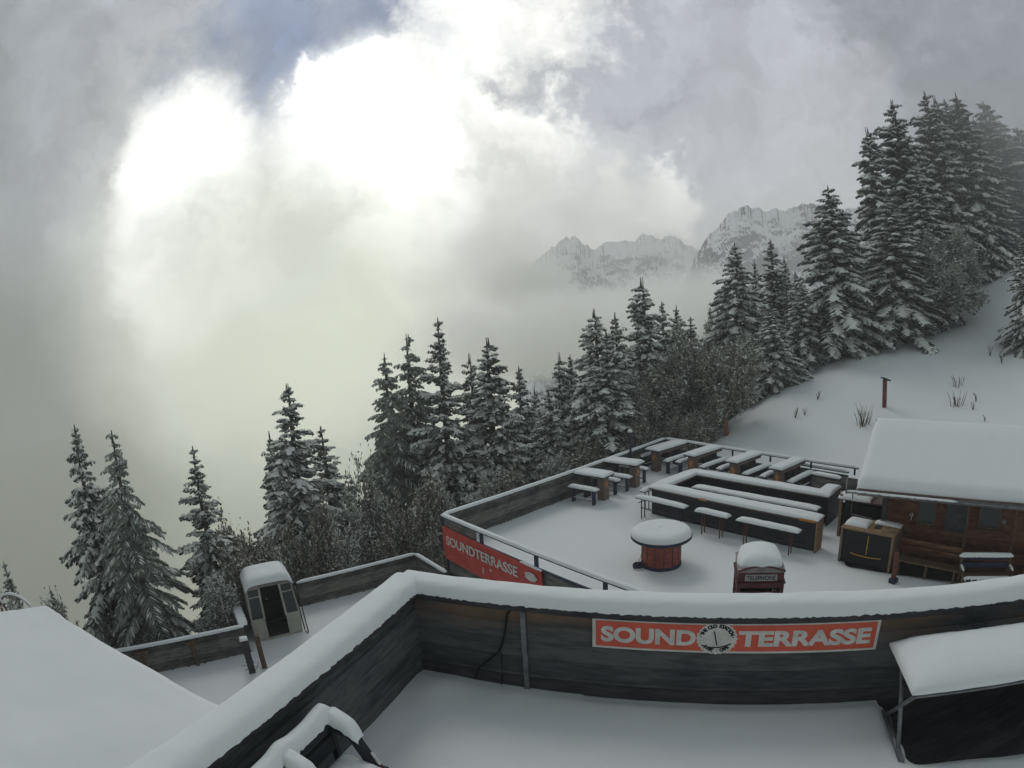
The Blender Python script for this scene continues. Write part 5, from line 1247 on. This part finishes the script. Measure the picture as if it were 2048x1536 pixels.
TREES = [
 ('s1', 148, 848, 78, 21, 'slender dark spruce, leftmost of the two standing together at the far left', G1),
 ('f0', 222, 860, 100, 19, 'frosted spruce with long drooping boughs beside the leftmost dark spruce', G1),
 ('s3', 385, 892, 72, 20, 'dark spruce with a bare tip standing alone between the left pair and the cabin', G1),
 ('s1', 572, 767, 104, 25, 'tall full spruce rising above the snow capped gondola cabin', G1),
 ('s3', 640, 852, 84, 26, 'narrower spruce just right of the one above the cabin', G1),
 ('s0', 538, 862, 56, 28, 'thin spruce top half hidden left behind the one above the cabin', G1),
 ('s3', 6, 1122, 50, 24, 'small spruce cut by the left edge above the roof', G1),
 ('s0', 98, 1172, 30, 23, 'tiny sapling between the left edge and the left pair of spruces', G1),
 ('f1', 768, 705, 92, 31, 'pale frosted spruce at the left end of the middle row', G1),
 ('f0', 816, 667, 108, 32, 'taller pale frosted spruce, second in the middle row', G1),
 ('s3', 875, 634, 78, 30, 'tallest dark spruce of the middle row above the red banner', G1),
 ('s0', 937, 706, 58, 34, 'spruce half hidden between the tallest dark one and the broad one', G1),
 ('s0', 976, 674, 92, 30.5, 'broad open spruce in the centre of the middle row', G1),
 ('s1', 1037, 732, 60, 34, 'spruce right behind the broad open one', G1),
 ('s2', 1068, 772, 42, 36, 'short spruce in the dip of the middle row', G1),
 ('s4', 1096, 780, 62, 30, 'low dense spruce in front of the twin tips', G1),
 ('s2', 1119, 704, 48, 33, 'left one of the slim twin spruce tips', G1),
 ('s1', 1140, 708, 44, 35, 'right one of the slim twin spruce tips', G1),
 ('s2', 1186, 617, 72, 31, 'spruce with loose whorls left of the lamp post', G1),
 ('s4', 1212, 660, 66, 30, 'dense spruce wedged in front of the loose whorled one', G1),
 ('s0', 1229, 624, 58, 33, 'spruce right of the loose whorled one', G1),
 ('s2', 1281, 555, 70, 36, 'tall pointed spruce directly above the lamp post', G1),
 ('s1', 1323, 602, 46, 40, 'slim spruce behind the olive tree, left of the pair', G1),
 ('s0', 1352, 609, 46, 37, 'left spruce of the pair behind the olive tree', G1),
 ('s3', 1381, 633, 48, 38, 'right spruce of the pair behind the olive tree', G1),
 ('p0', 1468, 484, 84, 40, 'big spruce left of the mountain gap at the foot of the hill edge', G2),
 ('s0', 1508, 517, 46, 50, 'distant spruce tip between the two big ones below the mountain', G2),
 ('s1', 1541, 480, 74, 43, 'dark pointed spruce under the right mountain', G2),
 ('s0', 1567, 512, 48, 50, 'faint spruce behind the dark pointed one', G2),
 ('p0', 1542, 612, 66, 36.5, 'small bushy spruce heavy with snow at the bottom of the hill edge', G2),
 ('p0', 1604, 566, 58, 40, 'middle sized spruce between the bushy one and the tall snowy one', G2),
 ('s0', 1590, 540, 40, 58, 'faint background spruce left of the tall snowy one', G2),
 ('p0', 1655, 370, 106, 41.5, 'tall snowy spruce standing out against the mountain at the hill edge', G2),
 ('s2', 1734, 254, 88, 50, 'leftmost of the very tall dark spruces on the right', G3),
 ('p0', 1778, 392, 104, 44, 'wide spruce with big snow pillows in front of the tall dark ones', G2),
 ('s4', 1781, 199, 92, 53, 'very tall spruce, second from the left in the dark group', G3),
 ('p0', 1832, 342, 84, 49, 'frosty spruce in front of the dark group, behind the round tree', G2),
 ('s4', 1847, 182, 80, 58, 'very tall spruce left of the twin tops', G3),
 ('s2', 1868, 190, 70, 60, 'left of the close twin tops in the dark group', G3),
 ('s1', 1888, 197, 72, 61, 'right of the close twin tops in the dark group', G3),
 ('s2', 1910, 184, 84, 61, 'pointed tall spruce right of the twin tops', G3),
 ('s0', 1945, 232, 70, 68, 'lower dark top between two pointed tall spruces', G3),
 ('s4', 1966, 202, 92, 70, 'tall pointed spruce nearest the right edge', G3),
 ('s2', 2008, 262, 70, 76, 'dark spruce left of the one cut by the right edge', G3),
 ('s4', 2034, 254, 80, 76, 'dark spruce cut by the right edge of the view', G3),
 ('s1', 2075, 280, 90, 76, 'dark spruce partly outside the right edge', G3),
 ('s2', 1930, 330, 76, 62, 'shorter dark spruce in front of the lower dark top', G3),
 ('s1', 1990, 350, 80, 71, 'shorter dark spruce in front near the right edge', G3),
 ('s4', 2050, 380, 80, 72, 'shorter dark spruce low at the right edge', G3),
 ('p0', 2046, 478, 56, 42, 'small snowy spruce alone on the open slope at the right edge', G2),
 ('s0', 1700, 470, 60, 52, 'spruce behind the tall snowy one, left of the dark group', G2)]
for k in TREES: tree_px(*k)
# broad-leaved trees
def bl_px(key, px, ty, hw, D, label, H=None, name=None, group='broad leaved trees among the spruces', by=None):
    v = polar(px, ty, D); zg = tz(v.x, v.y)
    if H: zg = v.z-H
    return plant(key, v.x, v.y, v.z-zg, hw/F_PX*D, label, group, 'tree', zbase=zg, name=name)
bl_px('b1', 1882, 455, 88, 47, 'round frosted tree with a dark forked trunk on the upper slope')
bl_px('b0', 1345, 650, 84, 33, 'rounded olive brown leaved tree left of the red barked one')
bl_px('b2', 1450, 672, 66, 31.0, 'slender tree with a red brown bare lower trunk at the foot of the hill')
bl_px('b1', 1492, 640, 60, 39, 'grey frosted bare tree between the big spruce and the small bushy spruce')
bl_px('b0', 1262, 740, 60, 31, 'olive leaved tree between the lamp post and the tall pointed spruce')
bl_px('b1', 1430, 610, 40, 41, 'grey bare tree left below the big spruce under the mountain')
# shrubs on the bank
rnd = random.Random(9)
SH = [('h0', 500, 1012, 75, 21, 'brown leaved shrub left of the spruce above the cabin'), ('h0', 585, 985, 70, 23, 'brown leaved shrub directly above the cabin roof'),
      ('h1', 690, 1000, 80, 23, 'shrub with snowy leaves above the middle of the lower fence'), ('h1', 745, 905, 66, 25, 'tall thin leaved shrub at the foot of the frosted spruces'),
      ('h0', 800, 935, 70, 24, 'brown shrub left of the red banner corner'), ('h1', 860, 960, 60, 24, 'olive shrub right above the red banner corner'),
      ('h1', 930, 930, 66, 26, 'olive shrub behind the near end of the terrace fence'), ('h0', 1005, 905, 66, 27, 'brown shrub behind the terrace fence under the broad spruce'),
      ('h1', 1070, 890, 60, 28, 'snowy shrub behind the middle of the terrace fence'), ('h0', 1130, 870, 58, 29, 'brown shrub behind the first fence table'),
      ('h0', 1195, 850, 58, 30, 'brown shrub behind the second fence table'), ('h0', 1300, 815, 62, 31, 'reddish brown shrub behind the leftmost far table'),
      ('h0', 1365, 800, 60, 31.5, 'reddish brown shrub at the foot of the olive tree'), ('h0', 1398, 832, 34, 31.5, 'reddish brown shrub beside the red barked trunk'),
      ('h1', 60, 1165, 70, 20, 'grey green shrub above the edge of the left roof'), ('h1', 135, 1180, 60, 19.5, 'frosty shrub below the leftmost spruce'),
      ('h1', 300, 1150, 60, 19.5, 'frosty shrub between the left pair and the lone spruce'), ('h1', 250, 1200, 60, 20, 'frosty shrub hanging over the left part of the lower fence'),
      ('h1', 400, 1130, 60, 18.5, 'frosty shrub at the foot of the lone spruce'), ('h0', 450, 1060, 60, 19.5, 'brown shrub left of the cabin behind the short fence'),
      ('h1', 640, 1040, 60, 22.5, 'dense shrub above the right part of the cabin'), ('h0', 760, 1030, 55, 23.5, 'brown shrub above the right end of the lower fence'),
      ('h1', 1500, 720, 60, 38, 'grey shrub at the lower hill edge left of the bushy spruce'), ('h1', 1942, 488, 26, 60, 'small frosted shrub high on the slope between the dark spruces'),
      ('h1', 975, 970, 60, 24.5, 'low shrub just over the terrace fence below the broad spruce'), ('h0', 845, 1040, 45, 23, 'low brown shrub touching the corner of the red banner'),
      ('h1', 20, 1190, 70, 18.5, 'shrub at the left edge directly above the roof')]
for key, px, ty, hw, D, lb in SH:
    v = polar(px, ty, D); zg = tz(v.x, v.y); H = max(1.6, v.z-zg)
    plant(key, v.x, v.y, H, hw/F_PX*D, lb, 'snow dusted shrubs on the bank below the terrace', 'shrub', zbase=v.z-H)
# undergrowth that nobody could count
def undergrowth():
    rg = np.random.default_rng(3); tb = TB(); n = 26000; tr = TB()
    az = np.radians(rg.uniform(-48, 17, n)); D = rg.uniform(19, 36, n)**1.0; x = D*np.sin(az); y = D*np.cos(az); z = terr(x, y)
    # keep off the decks
    lowdeck = (z > -10.7) | ((y-A.y) < -(x-A.x)*1.2-40)
    lf = Vector((Cc.x-A.x, Cc.y-A.y, 0)).normalized(); side = (x-A.x)*lf.y-(y-A.y)*lf.x
    keep = (side < -.5) | (x < A.x-.3)
    qd = (Q5-Q1); qn = np.array([-qd.y, qd.x])/math.hypot(qd.x, qd.y); s2 = (x-Q4.x)*qn[0]+(y-Q4.y)*qn[1]
    keep &= ~((x < A.x) & (s2 < 1.4)); x, y, z = x[keep], y[keep], z[keep]; n = len(x)
    h = rg.uniform(.1, 1.5, n); P = np.stack([x, y, z+h], 1)
    a = rg.normal(0, 1, (n, 3)); a /= np.linalg.norm(a, axis=1)[:, None]; b = np.cross(a, rg.normal(0, 1, (n, 3))); b /= np.linalg.norm(b, axis=1)[:, None]; s1 = rg.uniform(.05, .16, n)[:, None]
    tb.quads(np.stack([P-a*s1, P-b*s1*.6, P+a*s1, P+b*s1*.6], 1))
    m_ = n//6; B = np.stack([x[:m_], y[:m_], z[:m_]-.05], 1); T = B+np.stack([rg.normal(0, .25, m_), rg.normal(0, .25, m_), rg.uniform(.5, 1.7, m_)], 1); w_ = np.array([.012, 0, 0])
    tb.quads(np.stack([B-w_, B+w_, T+w_*.3, T-w_*.3], 1))
    o = bpy.data.objects.new('undergrowth', tb.mesh('undergrowth', M['leaf'])); COL.objects.link(o); o['kind'] = 'stuff'
    o['label'] = 'brown leafy undergrowth covering the bank below the terrace'; 
undergrowth()

# ------------------------------------------------------------------ mountains
def rock_mat(name, rock, thr=.62):
    m = mat(name, rock, .9, 0, .1); nt, N, L, b = nodes(m)
    g = N('ShaderNodeNewGeometry'); sp = N('ShaderNodeSeparateXYZ'); L(g.outputs['Normal'], sp.inputs[0]); tc = N('ShaderNodeTexCoord')
    nz = N('ShaderNodeTexNoise'); nz.inputs['Scale'].default_value = .014; nz.inputs['Detail'].default_value = 8; nz.inputs['Roughness'].default_value = .6; L(tc.outputs['Object'], nz.inputs['Vector'])
    ad = N('ShaderNodeMath'); ad.operation = 'MULTIPLY_ADD'; L(nz.outputs['Fac'], ad.inputs[0]); ad.inputs[1].default_value = .9; L(sp.outputs['Z'], ad.inputs[2])
    mr = N('ShaderNodeMapRange'); L(ad.outputs[0], mr.inputs['Value']); mr.inputs['From Min'].default_value = thr+.40; mr.inputs['From Max'].default_value = thr+.52
    mx = N('ShaderNodeMix'); mx.data_type = 'RGBA'; L(mr.outputs[0], mx.inputs[0]); mx.inputs[6].default_value = (*rock, 1); mx.inputs[7].default_value = (.8, .82, .85, 1)
    L(mx.outputs[2], b.inputs['Base Color']); return m
def mountain(name, ridge, D0, D1, zfoot, m, seed, amp, nv=110, nu=300):
    """ridge = skyline pixels; the face falls from distance D0 at the skyline to D1 at its foot"""
    xs = np.array([r[0] for r in ridge], float); ys = np.array([r[1] for r in ridge], float)
    u = np.linspace(xs[0], xs[-1], nu); yy = np.interp(u, xs, ys); jag = np.array([7*fb(q, 0, seed, .05)+5*fb(q, 0, seed+4, .14)+3*fb(q, 0, seed+9, .35) for q in u]); vs = []; fs = []
    for i in range(nu):
        d = ray(u[i], yy[i]); k = 1/math.hypot(d[0], d[1]); dx, dy, el = d[0]*k, d[1]*k, d[2]*k
        for j in range(-14, nv+1):
            if j < 0: t = -j/14.; D = D0*(1+.3*t); z0 = el*D0-t*.55*D0*.3
            else: t = j/nv; D = D0+(D1-D0)*t; z0 = el*D0*(1-t)**1.25+zfoot*(1-(1-t)**1.25)-jag[i]/F_PX*D0*math.exp(-t*9)
            x, y = dx*D, dy*D
            r = 0; a = amp; f = 1/ (D0*.16)
            for o in range(8):
                r += a*(1-2*abs(fb(x, y, seed+o*7, f))); a *= .56; f *= 2.05
            env = min(1, abs(t)*2.2+.12)
            vs.append((x, y, z0+(r-amp)*env))
    nn = nv+15
    for i in range(nu-1):
        for j in range(nn-1): a = i*nn+j; fs.append((a, a+1, a+nn+1, a+nn))
    o = struct(MB().add(vs, fs).build(name, m, smooth=False)); return o
mountain('mountain', [(1025, 600), (1045, 560), (1065, 530), (1088, 508), (1115, 486), (1150, 474), (1168, 492), (1190, 500), (1210, 486), (1232, 480), (1255, 484), (1285, 467), (1305, 474), (1325, 482), (1345, 472), (1365, 486), (1400, 505), (1440, 515), (1500, 530)],
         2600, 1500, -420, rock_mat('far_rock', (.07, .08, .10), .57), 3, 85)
mountain('mountain', [(1340, 640), (1372, 560), (1398, 505), (1420, 468), (1440, 452), (1462, 424), (1490, 414), (1530, 421), (1570, 424), (1605, 412), (1635, 411), (1670, 424), (1720, 416), (1780, 420), (1850, 440), (1950, 470)],
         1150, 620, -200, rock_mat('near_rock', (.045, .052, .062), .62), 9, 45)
# ------------------------------------------------------------------ valley cloud and haze
def vol_mat(name, col, dens, aniso=.3, radii=None, seed=0):
    m = bpy.data.materials.new(name); m.use_nodes = True; nt = m.node_tree; nt.nodes.clear(); N = nt.nodes.new; L = nt.links.new
    o = N('ShaderNodeOutputMaterial'); v = N('ShaderNodeVolumePrincipled')
    v.inputs['Color'].default_value = (*col, 1); v.inputs['Density'].default_value = dens; v.inputs['Anisotropy'].default_value = aniso
    L(v.outputs[0], o.inputs['Volume'])
    if radii:      # thins out towards the rim and breaks into wisps
        tc = N('ShaderNodeTexCoord'); mp = N('ShaderNodeMapping'); mp.inputs['Scale'].default_value = tuple(1/r for r in radii); L(tc.outputs['Object'], mp.inputs[0])
        ln = N('ShaderNodeVectorMath'); ln.operation = 'LENGTH'; L(mp.outputs[0], ln.inputs[0])
        nz = N('ShaderNodeTexNoise'); nz.inputs['Scale'].default_value = 1.6; nz.inputs['Detail'].default_value = 4; 
        mp2 = N('ShaderNodeMapping'); mp2.inputs['Scale'].default_value = tuple(1/math.sqrt(r*min(radii)) for r in radii); mp2.inputs['Location'].default_value = (seed, 0, 0); L(tc.outputs['Object'], mp2.inputs[0]); L(mp2.outputs[0], nz.inputs['Vector'])
        a = N('ShaderNodeMath'); a.operation = 'MULTIPLY_ADD'; L(nz.outputs['Fac'], a.inputs[0]); a.inputs[1].default_value = -1.5; L(ln.outputs['Value'], a.inputs[2])
        mr = N('ShaderNodeMapRange'); L(a.outputs[0], mr.inputs['Value']); mr.interpolation_type = 'SMOOTHSTEP'
        mr.inputs['From Min'].default_value = .28; mr.inputs['From Max'].default_value = -.55; mr.inputs['To Min'].default_value = 0; mr.inputs['To Max'].default_value = dens
        rim = N('ShaderNodeMapRange'); rim.interpolation_type = 'SMOOTHSTEP'; L(ln.outputs['Value'], rim.inputs['Value']); rim.inputs['From Min'].default_value = .97; rim.inputs['From Max'].default_value = .5
        mu = N('ShaderNodeMath'); mu.operation = 'MULTIPLY'; L(mr.outputs[0], mu.inputs[0]); L(rim.outputs[0], mu.inputs[1])
        L(mu.outputs[0], v.inputs['Density'])
    return m
def fog_bank(px, py, D, rx, ry, rz_, dens, label, aniso=.55):
    c = polar(px, py, D); n, m_ = 28, 18; vs = []; fs = []
    az = math.atan2(c.x, c.y)
    for j in range(m_+1):
        ph = math.pi*j/m_
        for i in range(n):
            th = 2*math.pi*i/n; vs.append((math.sin(ph)*math.cos(th)*rx, math.sin(ph)*math.sin(th)*ry, math.cos(ph)*rz_))
    for j in range(m_):
        for i in range(n): fs.append((j*n+i, (j+1)*n+i, (j+1)*n+(i+1) % n, j*n+(i+1) % n))
    o = MB().add(vs, fs).build('fog_bank', vol_mat('fog_volume', (1, 1, .98), dens, aniso, (rx, ry, rz_), px*.01), loc=c, rot=(0, 0, -az), smooth=True); o['kind'] = 'stuff'; o['label'] = label; return o
FOG = True
if FOG:
    fog_bank(1160, 672, 900, 380, 170, 106, .024, 'bank of bright mist filling the valley below the far mountains')
    fog_bank(1000, 510, 1420, 210, 80, 125, .014, 'pale cloud swallowing the left end of the far range', .75)
    fog_bank(1045, 568, 1300, 170, 60, 95, .036, 'dense puff of cloud wrapping the foot of the far range', .7)
    fog_bank(1250, 480, 1330, 620, 90, 240, .0065, 'thin veil of cloud in front of the far range', .7)
    fog_bank(1600, 500, 560, 230, 45, 90, .010, 'thin veil of cloud across the face of the right mountain', .7)
    fog_bank(1370, 600, 430, 100, 60, 36, .035, 'grey mist drifting between the spruces and the right mountain')
    fog_bank(1960, 330, 62, 24, 14, 16, .022, 'thin mist hanging among the tall dark spruces on the right')
    lm = MB().box((10, 40, 5), (230, 220, 90)).build('fog_bank', vol_mat('mist_volume', (1, 1, .99), .0013, .5)); lm['kind'] = 'stuff'; lm['label'] = 'thin bright mist lying around the terrace and the spruces'
    hz = MB().box((0, 1350, 25), (6000, 3500, 950)).build('haze', vol_mat('haze_volume', (1, 1, 1), .00008, .3)); hz['kind'] = 'stuff'; hz['label'] = 'thin winter haze over the whole valley'
